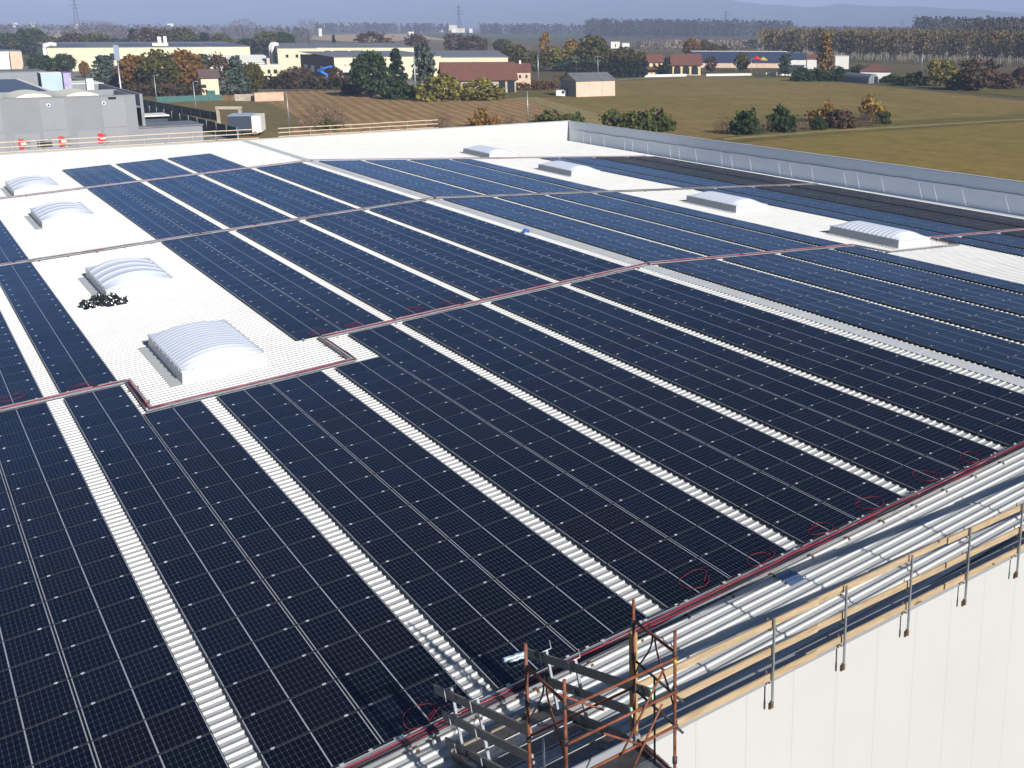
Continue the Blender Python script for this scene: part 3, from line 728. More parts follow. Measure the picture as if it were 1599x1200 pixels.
# mountains: one long ridge mesh with real depth, ground to crest
def mountains():
    from mathutils import noise
    m = MB(); D0 = 8600; rows = [[], [], [], [], []]; prof = [(-900, 70), (300, 66), (800, 58), (1030, 50), (1130, 40), (1160, 36), (1195, 31.5), (1225, 31.5), (1262, 28), (1290, 31.5), (1318, 34.5), (1350, 31), (1385, 30), (1420, 31), (1470, 28.5), (1540, 26), (1599, 20.5), (1800, 16), (2300, 12)]
    for i in range(261):
        x = -900 + i * 3200 / 260
        for (a, ha), (b, hb) in zip(prof[:-1], prof[1:]):
            if a <= x <= b: hp = ha + (hb - ha) * (x - a) / (b - a)
        d = ray(x, 37); d = Vector((d.x, d.y, 0)); d /= RZ.dot(d)
        hp += 1.6 * noise.noise(Vector((x * .03, 1, 0))) + .8 * noise.noise(Vector((x * .1, 5, 0)))
        h = CAM.z + hp / F * D0
        for j, (dd, k) in enumerate(((6200, 0), (7000, .16), (7800, .5), (D0, 1), (10500, 0))):
            p = CAM + d * dd; z = ZG - 1 + (h - ZG) * k * (1 if j == 3 else 1 + .35 * noise.noise(Vector((x * .015, j * 3, 2))))
            rows[j].append((p.x, p.y, z))
    m.smooth = True; m.grid(rows)
    t = NT('hill_woods'); n = t.noise(t.coord('Object'), .004, 6)
    return tag(m.build('mountains', t.base(t.ramp(n, [(.35, (.035, .045, .03)), (.65, (.09, .085, .05))]), .95, 0, .1)), kind='structure')
mountains()

# ------------------------------------------------------------------ foliage
def crown(name, mat, n_clump, per, shape, leaf, seed, rad=.42, z0=.12, zc=.56, hz=.46, spread=.10, bark=None, stretch=1.0):
    """many leaf-clump faces spread through a unit-high crown"""
    rnd = random.Random(seed); m = MB()
    for c in range(n_clump):
        while True:
            a = rnd.uniform(0, 2 * math.pi); t = rnd.random()
            if shape == 'round':
                ct = rnd.uniform(-1, 1); rr = rnd.uniform(.5, 1) ** .4
                p = Vector((rad * rr * math.sqrt(1 - ct * ct) * math.cos(a), rad * rr * math.sqrt(1 - ct * ct) * math.sin(a), zc + hz * rr * ct)); break
            if shape == 'cone':
                z = z0 + (1 - z0) * t ** 1.35; r_ = rad * (1 - (z - z0) / (1 - z0)) ** .8 * rnd.uniform(.35, 1)
                p = Vector((r_ * math.cos(a), r_ * math.sin(a), z)); break
            if shape == 'column':
                z = z0 + (1 - z0) * t; k = math.sin(min(1, (z - z0) / .3 + .15) * math.pi / 2) * (1 - max(0, (z - .55) / .45) ** 2 * .85)
                r_ = rad * k * rnd.uniform(.3, 1); p = Vector((r_ * math.cos(a), r_ * math.sin(a), z)); break
            if shape == 'tiers':
                k = rnd.randrange(6); z = .2 + .14 * k + rnd.uniform(-.02, .02); r_ = rad * (1 - .12 * k) * rnd.uniform(.15, 1) * rnd.uniform(.6, 1)
                p = Vector((r_ * math.cos(a + k), r_ * math.sin(a + k), z - .10 * r_)); break
            if shape == 'bush':
                r_ = rad * math.sqrt(t); lump = .6 + .4 * math.sin(3 * a + seed) * math.cos(2 * a); z = rnd.uniform(.04, 1) * (1 - .5 * (r_ / rad) ** 2) * (.62 + .38 * abs(lump))
                p = Vector((r_ * math.cos(a), r_ * math.sin(a), z)); break
        for k in range(per):
            q = p + Vector((rnd.gauss(0, spread), rnd.gauss(0, spread), rnd.gauss(0, spread * .7)))
            if q.z < .01: q.z = .02
            ax = Vector((rnd.gauss(0, 1), rnd.gauss(0, 1), rnd.gauss(0, .8))).normalized(); b = ax.orthogonal().normalized(); c2 = ax.cross(b)
            sz = leaf * rnd.uniform(.6, 1.4); b *= sz; c2 *= sz * rnd.uniform(.5, .9) * stretch
            m.poly([q - b - c2 * .3, q - c2, q + b - c2 * .2, q + b * .5 + c2, q - b * .6 + c2 * .8])
    return m.mesh(name, mat)
def trunk_mesh(name, mat, h, r, seed, limbs=5, zl=.3, out=.3):
    rnd = random.Random(seed); m = MB()
    m.tube([(0, 0, -.01), (rnd.uniform(-.01, .01), 0, h * .4), (rnd.uniform(-.02, .02), rnd.uniform(-.02, .02), h)], r, 7, True, r * .35)
    for i in range(limbs):
        a = rnd.uniform(0, 6.28); z = zl + (h - zl) * rnd.random() * .7; o = rnd.uniform(.5, 1) * out
        m.tube([(0, 0, z), (o * .5 * math.cos(a), o * .5 * math.sin(a), z + .08), (o * math.cos(a), o * math.sin(a), z + .2)], r * .45, 5, True, r * .12)
    return m.mesh(name, mat)
BARK = plain('bark', (.085, .065, .05), .9, 0, .3, 6, .1)
LM = {
 'orange': leafmat('orange_brown_leaves', [(0.265, 0.124, 0.024), (0.182, 0.095, 0.024), (0.124, 0.085, 0.024), (0.331, 0.161, 0.029)]),
 'amber': leafmat('amber_leaves', [(0.353, 0.217, 0.034), (0.242, 0.136, 0.034), (0.176, 0.082, 0.025), (0.396, 0.272, 0.052)]),
 'olive': leafmat('olive_leaves', [(0.101, 0.094, 0.022), (0.073, 0.075, 0.021), (0.145, 0.116, 0.028), (0.059, 0.060, 0.018)]),
 'green': leafmat('dark_green_leaves', [(0.036, 0.061, 0.022), (0.049, 0.078, 0.025), (0.029, 0.046, 0.018), (0.068, 0.094, 0.028)]),
 'bush': leafmat('bush_leaves', [(0.073, 0.114, 0.028), (0.049, 0.082, 0.023), (0.130, 0.138, 0.031), (0.082, 0.061, 0.028)]),
 'yellow': leafmat('yellow_green_leaves', [(0.227, 0.203, 0.034), (0.138, 0.143, 0.031), (0.292, 0.227, 0.039), (0.097, 0.101, 0.028)]),
 'cedar': leafmat('blue_green_needles', [(0.073, 0.101, 0.078), (0.056, 0.078, 0.059), (0.114, 0.143, 0.109), (0.049, 0.065, 0.053)]),
 'conifer': leafmat('dark_needles', [(0.019, 0.038, 0.022), (0.029, 0.049, 0.025), (0.017, 0.029, 0.018), (0.046, 0.061, 0.031)]),
 'bare': leafmat('bare_twigs', [(0.145, 0.101, 0.078), (0.114, 0.082, 0.066), (0.186, 0.130, 0.097), (0.097, 0.078, 0.062)]),
 'rust': leafmat('red_brown_leaves', [(0.133, 0.077, 0.048), (0.094, 0.059, 0.038), (0.067, 0.052, 0.034), (0.173, 0.102, 0.052)]),
}
KIND = {}
def kind(k, mat, shape, n, per, leaf, rad, seed, **kw):
    var = []
    for i in range(2):
        var.append((crown(k + '_crown', LM[mat], n, per, shape, leaf, seed + i * 17, rad, **kw), trunk_mesh(k + '_trunk', BARK, .75 if shape != 'bush' else .3, .024, seed + i)))
    KIND[k] = (var, rad * 2)
kind('orange', 'orange', 'round', 170, 15, 0.0435, .40, 11, hz=.42, zc=.57, spread=.055)
kind('amber', 'amber', 'round', 70, 14, 0.0464, .36, 12, hz=.42, zc=.57, spread=.06)
kind('olive', 'olive', 'round', 170, 15, 0.0435, .42, 13, hz=.43, zc=.56, spread=.055)
kind('green', 'green', 'round', 170, 15, 0.0435, .42, 14, hz=.44, zc=.54, spread=.055)
kind('rust', 'rust', 'round', 80, 14, 0.0435, .42, 15, hz=.44, zc=.55, spread=.065)
kind('yellow', 'yellow', 'round', 80, 15, 0.0435, .42, 16, hz=.44, zc=.54, spread=.06)
kind('bare', 'bare', 'round', 70, 14, 0.0220, .42, 17, hz=.44, zc=.55, spread=.07, stretch=.4)
kind('cedar', 'cedar', 'tiers', 120, 14, 0.0406, .48, 18, spread=.04)
kind('conifer', 'conifer', 'cone', 110, 14, 0.0406, .30, 19, z0=.06, spread=.035)
kind('bluefir', 'cedar', 'cone', 110, 14, 0.0406, .34, 20, z0=.06, spread=.04)
kind('poplar', 'amber', 'column', 100, 14, 0.0290, .15, 21, z0=.08, spread=.03)
kind('cypress', 'conifer', 'column', 70, 12, 0.0348, .16, 22, z0=.03, spread=.03)
kind('bush', 'bush', 'bush', 110, 15, 0.0580, .62, 23, spread=.07)
kind('darkbush', 'green', 'bush', 110, 15, 0.0580, .62, 24, spread=.07)
kind('yellowbush', 'yellow', 'bush', 110, 15, 0.0580, .62, 25, spread=.07)
kind('twigbush', 'bare', 'bush', 100, 15, 0.0308, .60, 26, spread=.09, stretch=.35)
kind('amberbush', 'amber', 'bush', 70, 12, 0.0653, .55, 27, spread=.09)
kind('rustbush', 'rust', 'bush', 100, 14, 0.0580, .6, 28, spread=.08)
TN = [0]
def tree(k, x, yb, yt, wpx, label, group=None, name=None, cat=None):
    """a tree standing at the ground point seen at (x, yb); its top reaches yt"""
    var, w0 = KIND[k]; TN[0] += 1; cr, tk = var[TN[0] % 2]
    p = gp(x, yb); h = zat(p, yt); w = wpx * depth(p) / F / w0
    isb = 'bush' in k
    r = empty(name or ('shrub' if isb else 'poplar_tree' if k == 'poplar' else 'conifer_tree' if k in ('conifer', 'cedar', 'bluefir', 'cypress') else 'tree'), p, label, cat or ('bush' if isb else 'tree'), group, (TN[0] * 2.4) % 6.28)
    r.scale = (w, w, h)
    link_mesh('crown', cr, r); link_mesh('branches' if isb else 'trunk', tk, r)
    return r
G_BACK = 'trees behind the long cream hall'; G_FIELD = 'bushes on the field edge beyond the roof'
# left cluster
tree('orange', 213, 143, 88, 46, 'round orange brown tree, leftmost of three before the cream hall'); tree('olive', 252, 145, 82, 52, 'big dark olive tree between two orange brown trees')
tree('orange', 291, 143, 80, 50, 'orange brown tree between big olive tree and cream house'); tree('cedar', 320, 128, 84, 44, 'green layered cedar behind the brown roof of the cream house')
tree('bluefir', 372, 148, 88, 44, 'pale blue green fir right of the cream house'); tree('rust', 345, 135, 86, 34, 'thin brown tree rising behind the cream house')
tree('olive', 396, 145, 100, 30, 'mixed olive tree between blue fir and ruined wall'); tree('green', 64, 116, 84, 34, 'dark green round tree, leftmost before the long cream hall')
tree('yellow', 86, 114, 92, 20, 'small yellow green tree between two dark green round trees'); tree('green', 104, 114, 84, 26, 'dark green round tree near the purple wrapped tower')
tree('orange', 133, 122, 96, 13, 'thin orange tree before the cream wall near purple tower'); tree('cedar', 166, 130, 86, 54, 'grey green cedar beside the tall lighting mast')
tree('bluefir', 182, 140, 104, 36, 'low blue green fir right under the lighting mast')
for i, (x, yt, k, w) in enumerate(((8, 52, 'green', 34), (32, 58, 'olive', 26), (52, 44, 'green', 36), (74, 56, 'olive', 30), (118, 52, 'rust', 40), (152, 54, 'olive', 40), (185, 60, 'green', 36), (210, 46, 'conifer', 20), (236, 44, 'rust', 34), (262, 44, 'rust', 34), (288, 46, 'olive', 38), (322, 52, 'conifer', 26), (346, 54, 'olive', 28), (392, 60, 'green', 36), (420, 52, 'olive', 44), (440, 50, 'green', 34))):
    nm = {'green': 'dark green tree', 'olive': 'olive tree', 'rust': 'red brown tree', 'conifer': 'dark conifer'}[k]
    tree(k, x, 86, yt, w * 1.15, '%s, %s from the left in the row behind the long cream hall' % (nm, ORD[i]), G_BACK)
tree('bare', 380, 66, 28, 40, 'tall bare grey tree standing above the row behind the hall'); tree('bare', 482, 70, 30, 36, 'tall greyish tree at the left end of the tan field')
for i, x in enumerate((140, 160, 178)): tree('bare', x, 62, 30 + 2 * i, 30, 'bare grey poplar, %s of three far beyond the hall' % ORD[i], 'bare poplars far left')
# middle
tree('rust', 462, 140, 104, 30, 'brown bushy tree left of the maroon hall'); tree('olive', 445, 139, 112, 24, 'low olive tree beside the small cream house with two windows')
tree('rust', 477, 139, 106, 20, 'narrow brown tree right by the corner of the maroon hall'); tree('rust', 527, 138, 106, 18, 'narrow brown tree in front of the orange striped cream front')
tree('green', 580, 152, 80, 50, 'very large dark green tree hiding the cream hall'); tree('conifer', 621, 150, 80, 40, 'dark spiky conifer between the big green tree and cedar')
tree('cedar', 665, 148, 66, 56, 'tall dark blue green cedar beside the pole'); tree('darkbush', 625, 155, 118, 56, 'dark round bush below the spiky conifer')
tree('yellowbush', 684, 157, 106, 66, 'large yellow green bush at the foot of the cedar'); tree('yellowbush', 748, 156, 122, 70, 'wide yellow green bush before the red tiled barn')
tree('darkbush', 548, 148, 122, 28, 'small dark bush left of the very large green tree')
for i, (x, yt, k, w) in enumerate(((523, 56, 'conifer', 10), (640, 52, 'rust', 32), (583, 50, 'rust', 48), (652, 53, 'rust', 30), (711, 52, 'rust', 30), (740, 56, 'rust', 38), (786, 62, 'olive', 26))):
    if i in (1,): continue
    tree(k, x, 88, yt, w * 1.1, '%s standing alone in the fields, %s from the left behind the cream halls' % ({'conifer': 'small conifer', 'rust': 'reddish brown tree', 'olive': 'olive tree'}[k], ORD[i if i == 0 else i - 1]), 'field trees behind the halls')
WOODS = ((805, 72, 'olive', 34), (830, 80, 'olive', 26), (853, 53, 'amber', 14), (846, 84, 'olive', 24), (870, 74, 'yellow', 26), (890, 74, 'yellow', 26), (906, 77, 'amber', 14), (893, 62, 'amber', 22), (926, 58, 'olive', 40), (940, 76, 'olive', 30), (975, 76, 'olive', 40), (996, 82, 'olive', 28), (880, 88, 'green', 30), (822, 92, 'olive', 22))
for i, (x, yt, k, w) in enumerate(WOODS):
    tree(k, x, 112 if w > 22 else 106, yt, w * 1.15, '%s, %s from the left in the mixed grove behind the grey roofed shed' % ({'olive': 'brown olive tree', 'amber': 'bright orange tree', 'yellow': 'yellowish round tree', 'green': 'dark green tree'}[k], ORD[sorted(w_[0] for w_ in WOODS).index(x)]), 'mixed grove behind the shed')
for i in range(14):
    tree('cypress', 890 + i * 8.8, 121, 97 + (i % 3), 11, 'dark clipped cypress, %s from left in the hedge row behind the shed' % ORD[i], 'cypress hedge row')
tree('cypress', 1041, 118, 91, 11, 'dark cypress before the left arch of the yellow arcade house'); tree('cypress', 1060, 117.5, 97, 8, 'slim cypress between the arches of the yellow arcade house'); tree('darkbush', 1033, 117.5, 98, 12, 'dark bush between yellow villa and arcade house')
tree('orange', 1081, 92, 61, 26, 'orange brown tree behind the red roof of the arcade house'); tree('olive', 1100, 92, 64, 18, 'olive tree right beside the orange brown tree behind arcade house')
tree('olive', 1113, 92, 69, 20, 'low olive tree behind the solar roofed shed'); tree('olive', 1130, 92, 70, 14, 'second low olive tree behind the solar roofed shed'); tree('rust', 1110, 114, 88, 18, 'small red brown tree beside the arcade house'); tree('olive', 1158, 112, 84, 22, 'olive tree before the solar roofed shed'); tree('amber', 1170, 100, 78, 10, 'small amber tree left of the red parasol')
tree('olive', 1185, 76, 62, 40, 'olive clump behind the yellow parasol'); 
# right
tree('poplar', 1288, 114, 54, 22, 'tall amber poplar above the dark hedge'); tree('cedar', 1226, 120, 84, 36, 'blue green cedar at the left end of the dark hedge')
for i, (x, yt, w) in enumerate(((1256, 103, 34), (1282, 104, 32), (1308, 101, 36), (1332, 104, 30))): tree('darkbush', x, 127, yt, w * 1.1, 'dark hedge bush, %s from left under the amber poplar' % ORD[i], 'dark hedge by the red roofed farm')
tree('olive', 1340, 127, 102, 16, 'olive shrubby tree against the white farmhouse wall'); tree('darkbush', 1424, 134, 110, 46, 'dark bush left of the yellow brown tree'); tree('darkbush', 1392, 130, 114, 30, 'dark bush behind the hoop greenhouse')
tree('yellow', 1468, 135, 93, 44, 'yellow brown tree between dark bush and red brown tree'); tree('rust', 1526, 142, 92, 60, 'big dark red brown tree on the field edge'); tree('darkbush', 1498, 141, 116, 40, 'dark undergrowth at the foot of the big red brown tree')
tree('rustbush', 1566, 139, 110, 34, 'reddish low bush right of the big red brown tree'); tree('rust', 1594, 138, 105, 30, 'dark red brown tree cut by the right edge')
# bushes on the near field edge
tree('twigbush', 510, 200, 154, 70, 'bare brown twiggy bush on the striped field', G_FIELD); tree('bush', 513, 204, 184, 26, 'small green bush at the foot of the bare twiggy bush', G_FIELD)
tree('twigbush', 690, 200, 168, 32, 'small bare bush behind the end of the far guard rail', G_FIELD); tree('amberbush', 756, 200, 168, 44, 'orange brown low bush behind the far white wall', G_FIELD); tree('twigbush', 797, 200, 174, 22, 'small grey bush right of the orange brown low bush', G_FIELD)
tree('bush', 858, 201, 168, 52, 'green bush left of the light pole behind the far wall', G_FIELD); tree('bush', 893, 199, 170, 40, 'green bush behind the corner of the far wall', G_FIELD)
tree('bush', 963, 207, 168, 52, 'green bush, left half of the large clump past the corner', G_FIELD); tree('bush', 996, 210, 162, 56, 'tall green bush in the middle of the clump past the corner', G_FIELD); tree('bush', 1030, 205, 166, 44, 'green and brown bush, right end of the clump past the corner', G_FIELD)
tree('twigbush', 1134, 209, 172, 36, 'bare bush left of the dark round bush in the field', G_FIELD); tree('darkbush', 1164, 210, 165, 46, 'dark green round bush in the field', G_FIELD); tree('twigbush', 1192, 208, 178, 34, 'bare bush between the two dark round bushes', G_FIELD)
tree('darkbush', 1221, 206, 160, 44, 'dark grey green bush at the left of the hedge clump', G_FIELD); tree('twigbush', 1247, 204, 176, 34, 'bare brown bush in the middle of the hedge clump', G_FIELD); tree('amberbush', 1284, 190, 157, 38, 'orange topped bush in the middle of the hedge clump', G_FIELD); tree('darkbush', 1276, 203, 178, 26, 'small dark green bush under the orange topped bush', G_FIELD)
tree('rustbush', 1312, 200, 164, 44, 'reddish brown bush right of the orange topped bush', G_FIELD); tree('twigbush', 1336, 198, 168, 38, 'bare bush before the tall orange bush', G_FIELD); tree('amberbush', 1362, 188, 148, 36, 'tall orange bush at the right end of the hedge clump', G_FIELD); tree('bush', 1379, 194, 166, 24, 'green bush at the right end of the hedge clump', G_FIELD); tree('twigbush', 1355, 197, 168, 34, 'bare undergrowth below the tall orange bush', G_FIELD)

# far woods and plantations: nobody could count these
def wood(name, label, pts, n, h, leafm, seed, trunks=None, cw=.32, ctop=1.0, cbot=.25, size=.09, per=16, rows=None):
    """trees scattered over a strip of ground: pts = two ground polylines (front, back) in pixels"""
    rnd = random.Random(seed); m = MB(); (fl, fr), (bl, br) = pts
    A, B, C_, D_ = gp(*fl), gp(*fr), gp(*bl), gp(*br)
    for i in range(n):
        a, b = rnd.random(), rnd.random() ** 1.6
        if rows: a = round(a * rows[0]) / rows[0] + rnd.uniform(-.15, .15) / rows[0]; b = round(b * rows[1]) / rows[1]
        p = (A.lerp(B, a)).lerp(C_.lerp(D_, a), b); hh = h * rnd.uniform(.82, 1.12)
        if trunks is not None:
            m.cur = 1; r_ = .14 * h / 18; m.tube([p, p + Vector((rnd.uniform(-.3, .3), 0, hh * .8))], r_, 4, False)
        m.cur = 0; rw = hh * cw / 2
        for k in range(per):
            z = hh * (cbot + (ctop - cbot) * rnd.random()); f = math.sin(math.pi * min(1, max(.08, (z / hh - cbot * .6) / (1.02 - cbot * .6)))) ** .6
            an = rnd.uniform(0, 6.28); rr = rw * f * math.sqrt(rnd.random())
            q = p + Vector((rr * math.cos(an), rr * math.sin(an), z)); ax = Vector((rnd.gauss(0, 1), rnd.gauss(0, 1), rnd.gauss(0, .6))).normalized(); u = ax.orthogonal().normalized(); w = ax.cross(u); s_ = hh * size * rnd.uniform(.5, 1.3)
            m.poly([q - u * s_, q - w * s_ * 1.3, q + u * s_, q + w * s_ * 1.2])
    return tag(m.build(name, [leafm, trunks or BARK]), label, 'woodland', None, 'stuff')
W_GREY = leafmat('grey_bare_wood', [(0.114, 0.099, 0.085), (0.095, 0.085, 0.076), (0.142, 0.114, 0.095), (0.076, 0.076, 0.067)])
W_OLIVE = leafmat('plantation_leaves', [(0.196, 0.158, 0.055), (0.161, 0.126, 0.055), (0.230, 0.168, 0.073), (0.138, 0.105, 0.055)])
W_DARK = leafmat('dark_wood', [(0.060, 0.060, 0.043), (0.048, 0.051, 0.037), (0.076, 0.068, 0.051), (0.051, 0.043, 0.037)])
W_PALE = plain('pale_trunks', (0.408, 0.357, 0.289), .9)
wood('poplar_plantation', 'wide olive brown poplar plantation with pale trunks at right', (((1195, 92), (1640, 107)), ((1180, 74), (1700, 74))), 1700, 19.5, W_OLIVE, 3, W_PALE, .24, 1, .30, .030, 34, (170, 14))
wood('dark_plantation', 'darker bare wood behind the poplar plantation at far right', (((1500, 86), (1680, 96)), ((1430, 66), (1720, 68))), 800, 28, W_GREY, 4, None, .26, 1, .1, .034, 34)
wood('wooded_ridge', 'dense wood with even top line at the far right horizon', (((1425, 70), (1680, 74)), ((1425, 63), (1700, 63))), 800, 33, W_DARK, 5, None, .3, 1, .1, .038, 34)
wood('far_poplar_wood', 'long grey brown poplar wood across the right horizon', (((1230, 66), (1450, 66)), ((1230, 60), (1450, 60))), 600, 21, W_GREY, 6, W_PALE, .25, 1, .15, .04, 26)
wood('dark_wood', 'dark blue grey wood in the middle of the horizon', (((912, 59), (1235, 61)), ((920, 55), (1235, 56))), 700, 31, W_DARK, 7, None, .36, 1, .1, .045, 32)
wood('far_wood', 'thin far wood line left of the dark middle wood', (((750, 54), (915, 55)), ((750, 51), (915, 51))), 260, 22, W_DARK, 8, None, .4, 1, .05, .1, 12)
wood('far_wood', 'bluish thin wood line behind the tan field', (((490, 52), (700, 53)), ((490, 49), (700, 49))), 300, 21, W_DARK, 9, None, .4, 1, .05, .1, 12)
wood('hedgerow_wood', 'far brown hedges and groves on the plain at left', (((-40, 60), (480, 64)), ((-40, 44), (480, 46))), 420, 15, W_GREY, 10, None, .6, 1, .05, .12, 14)
wood('young_orchard', 'rows of young saplings before the dark middle wood', (((985, 82), (1200, 82)), ((1000, 66), (1230, 68))), 420, 7, W_GREY, 12, W_PALE, .35, 1, .3, .1, 8, (60, 8))
wood('undergrowth', 'brown undergrowth between the industrial halls and field', (((380, 141), (560, 141)), ((390, 136), (560, 136))), 110, 4.2, leafmat('undergrowth_leaves', [(.05, .05, .018), (.075, .05, .025), (.04, .035, .02)]), 13, None, 1.2, 1, .05, .14, 16)
wood('undergrowth', 'brown garden growth under the three round trees', (((200, 152), (318, 152)), ((200, 146), (318, 146))), 60, 3.6, leafmat('garden_leaves', [(.06, .045, .018), (.09, .05, .025), (.04, .035, .02)]), 14, None, 1.2, 1, .05, .14, 16)
wood('undergrowth', 'dry brambles between farmhouse and grey roofed shed', (((800, 142), (870, 141)), ((806, 137), (870, 136))), 50, 2.6, leafmat('bramble_leaves', [(.10, .065, .03), (.16, .08, .03), (.06, .045, .025)]), 15, None, 1.4, 1, .05, .16, 16)

# ------------------------------------------------------------------ buildings and street furniture beyond the roof
BM = {'cream': plain('cream_render', (.62, .55, .40), .8, 0, .05, .3, .2), 'pinkish': plain('pinkish_render', (.58, .44, .34), .85, 0, .1, .4, .2), 'white': plain('white_render', (.68, .66, .62), .8, 0, .05, .3, .2), 'yellow': plain('yellow_render', (.62, .50, .28), .8, 0, .06, .3, .2),
      'maroon': plain('maroon_cladding', (.06, .025, .03), .7), 'greyroof': plain('grey_roof_sheet', (.16, .17, .19), .6, .1, .15, .4), 'greywall': plain('grey_cladding_or_shade', (.215, .222, .245), .55, .05, .05, .5), 'darkglass': plain('dark_window', (.02, .025, .03), .2, 0, .2, 1, .6),
      'dark': plain('dark_cladding_or_shade', (.035, .05, .075), .6), 'blue': plain('solar_roof', (.035, .05, .095), .4, 0, .2, .5, .6), 'purple': plain('purple_film', (.34, .30, .46), .45, 0, .3, 1.5), 'fence': plain('green_fence_panel', (.012, .03, .035), .6, 0, .2, 1.0), 'netting': plain('green_netting', (.05, .13, .12), .8, 0, .3, 2),
      'concrete': plain('concrete', (.42, .36, .29), .9, 0, .2, .6, .2), 'orange': plain('orange_band', (.60, .18, .07), .6), 'pinkwall': plain('pink_concrete', (.52, .36, .26), .9, 0, .15, .5), 'dome': plain('dome_sheet', (.75, .70, .58), .5), 'boom': plain('lift_blue', (.03, .16, .60), .5), 'bark': BARK}
def tilemat():
    t = NT('red_roof_tiles'); co = t.coord('Object'); n = t.noise(co, .5, 6, .7); n2 = t.noise(co, 3.0, 4, .7)
    c = t.ramp(n, [(.3, (.13, .056, .042)), (.7, (.19, .082, .058))]); c = t.mix(t.ramp(n2, [(.4, (0, 0, 0)), (.75, (.6, .6, .6))]), c, (.09, .05, .04, 1))
    return t.base(c, .85, 0, .2)
BM['tile'] = tilemat()
BM['browntile'] = plain('brown_roof_tiles', (.11, .075, .07), .85, 0, .25, 2)
BM['shedroof'] = plain('fibre_cement_roof', (.13, .14, .145), .9, 0, .2, .8, .1)
def building(name, label, cat, pl, pr, eave, depth_m, wall, roof='flat', roofm=None, rise=2.0, over=.5, wins=(), group=None, winm=None, sidewins=(), gable_front=False, leftm=None, rot=4.0):
    """front wall between two ground pixels, eave row of pixels at pl; wins = (x0, x1, z0, z1) as fractions of the front"""
    A = gp(*pl); h = zat(A, eave); v_ = A - CAM; v_.z = 0; v_.normalize(); ex = Matrix.Rotation(R(rot), 3, 'Z') @ Vector((v_.y, -v_.x, 0))
    c_ = (pr[0] - CX) / F; q_ = A - CAM; W = (c_ * RZ.dot(q_) - RX.dot(q_)) / (RX.dot(ex) - c_ * RZ.dot(ex)); ey = Vector((-ex.y, ex.x, 0))
    if ey.dot(RZ) < 0: ey = -ey
    root = empty(name, A, label, cat, group, math.atan2(ex.y, ex.x)); D = depth_m
    q = lambda a, b, z: Vector((a, b, z))
    m = MB()
    if gable_front and roof == 'gable':
        f = [q(0, 0, 0), q(W, 0, 0), q(W, 0, h), q(W / 2, 0, h + rise), q(0, 0, h)]
        b_ = [p + Vector((0, D, 0)) for p in f]
    elif roof == 'gable':
        f = None
    if roof == 'gable' and not gable_front:
        s = [q(0, 0, 0), q(0, D, 0), q(0, D, h), q(0, D / 2, h + rise), q(0, 0, h)]; s2 = [p + Vector((W, 0, 0)) for p in s]
        m.poly(s[::-1]); m.poly(s2); m.poly([s[0], s2[0], s2[4], s[4]]); m.poly([s2[1], s[1], s[2], s2[2]])
    elif roof == 'gable':
        m.poly(f); m.poly(b_[::-1]); m.poly([f[1], b_[1], b_[2], f[2]]); m.poly([b_[0], f[0], f[4], b_[4]])
    else:
        m.frame((0, 0, 0), (W, 0, 0), (0, D, 0), (0, 0, h))
    wl = m.build('wall', wall, root)
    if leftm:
        m = MB(); m.frame((-.06, .02, 0), (.058, 0, 0), (0, D - .04, 0), (0, 0, h - .02)); m.build('side_shade_or_cladding', leftm, root)  # maroon cladding on one hall, shade painted darker on the others
    m = MB(); o = over; t_ = .18
    if roof == 'gable':
        if not gable_front:
            sl_ = rise / (D / 2)
            m.frame((-o, -o, h - o * sl_ + .03), (W + 2 * o, 0, 0), (0, D / 2 + o, rise + o * sl_), (0, 0, t_)); m.frame((-o, D + o, h - o * sl_ + .03), (W + 2 * o, 0, 0), (0, -D / 2 - o, rise + o * sl_), (0, 0, t_ + .004))
        else:
            sl_ = rise / (W / 2)
            m.frame((-o, -o, h - o * sl_ + .03), (0, D + 2 * o, 0), (W / 2 + o, 0, rise + o * sl_), (0, 0, t_)); m.frame((W + o, -o, h - o * sl_ + .03), (0, D + 2 * o, 0), (-W / 2 - o, 0, rise + o * sl_), (0, 0, t_ + .004))
    elif roof == 'hip':
        a = min(D, W) / 2; c = [q(-o, -o, h), q(W + o, -o, h), q(W + o, D + o, h), q(-o, D + o, h)]; r1, r2 = q(a, D / 2, h + rise), q(W - a, D / 2, h + rise)
        m.poly([c[0], c[1], r2, r1]); m.poly([c[1], c[2], r2]); m.poly([c[2], c[3], r1, r2]); m.poly([c[3], c[0], r1]); m.poly([c[3], c[2], c[1], c[0]])
    elif roof == 'mono':
        m.frame((-o, -o, h + .02), (W + 2 * o, 0, 0), (0, D + 2 * o, rise), (0, 0, t_))
    else:
        m.frame((-.12, -.12, h + .004), (W + .24, 0, 0), (0, D + .24, 0), (0, 0, .25))
    if roofm is not None: m.build('roof', roofm, root)
    for x0, x1, z0, z1 in wins:
        m = MB(); m.frame((W * x0, -.07, h * z0), (W * (x1 - x0), 0, 0), (0, .069, 0), (0, 0, h * (z1 - z0))); m.build('window', winm or BM['darkglass'], root)
    root['_w'] = W; root['_h'] = h
    return root, W, h
def part(root, name, mat, *frames):
    m = MB()
    for f in frames: m.frame(*f)
    return m.build(name, mat, root)
r, W, h = building('industrial_hall', 'long cream industrial hall with solar roof behind the round trees', 'hall', (78, 113), (393, 115), 75, 60, BM['cream'], 'mono', BM['greyroof'], 1.3, .3, [(.285, .312, .45, .75), (.432, .452, .50, .72), (.59, .605, .5, .72)])
m = MB(); m.frame((-1.6, .5, h * .3), (1.5, 0, 0), (0, 2, 0), (0, 0, h * .7)); m.tube([(-.8, 1.5, h), (-.6, 1.5, h + 1.0), (1.8, 1.5, h + 1.6), (4, 1.5, h + 1.2)], 1.0, 8); m.build('exhaust_duct', BM['white'], r)
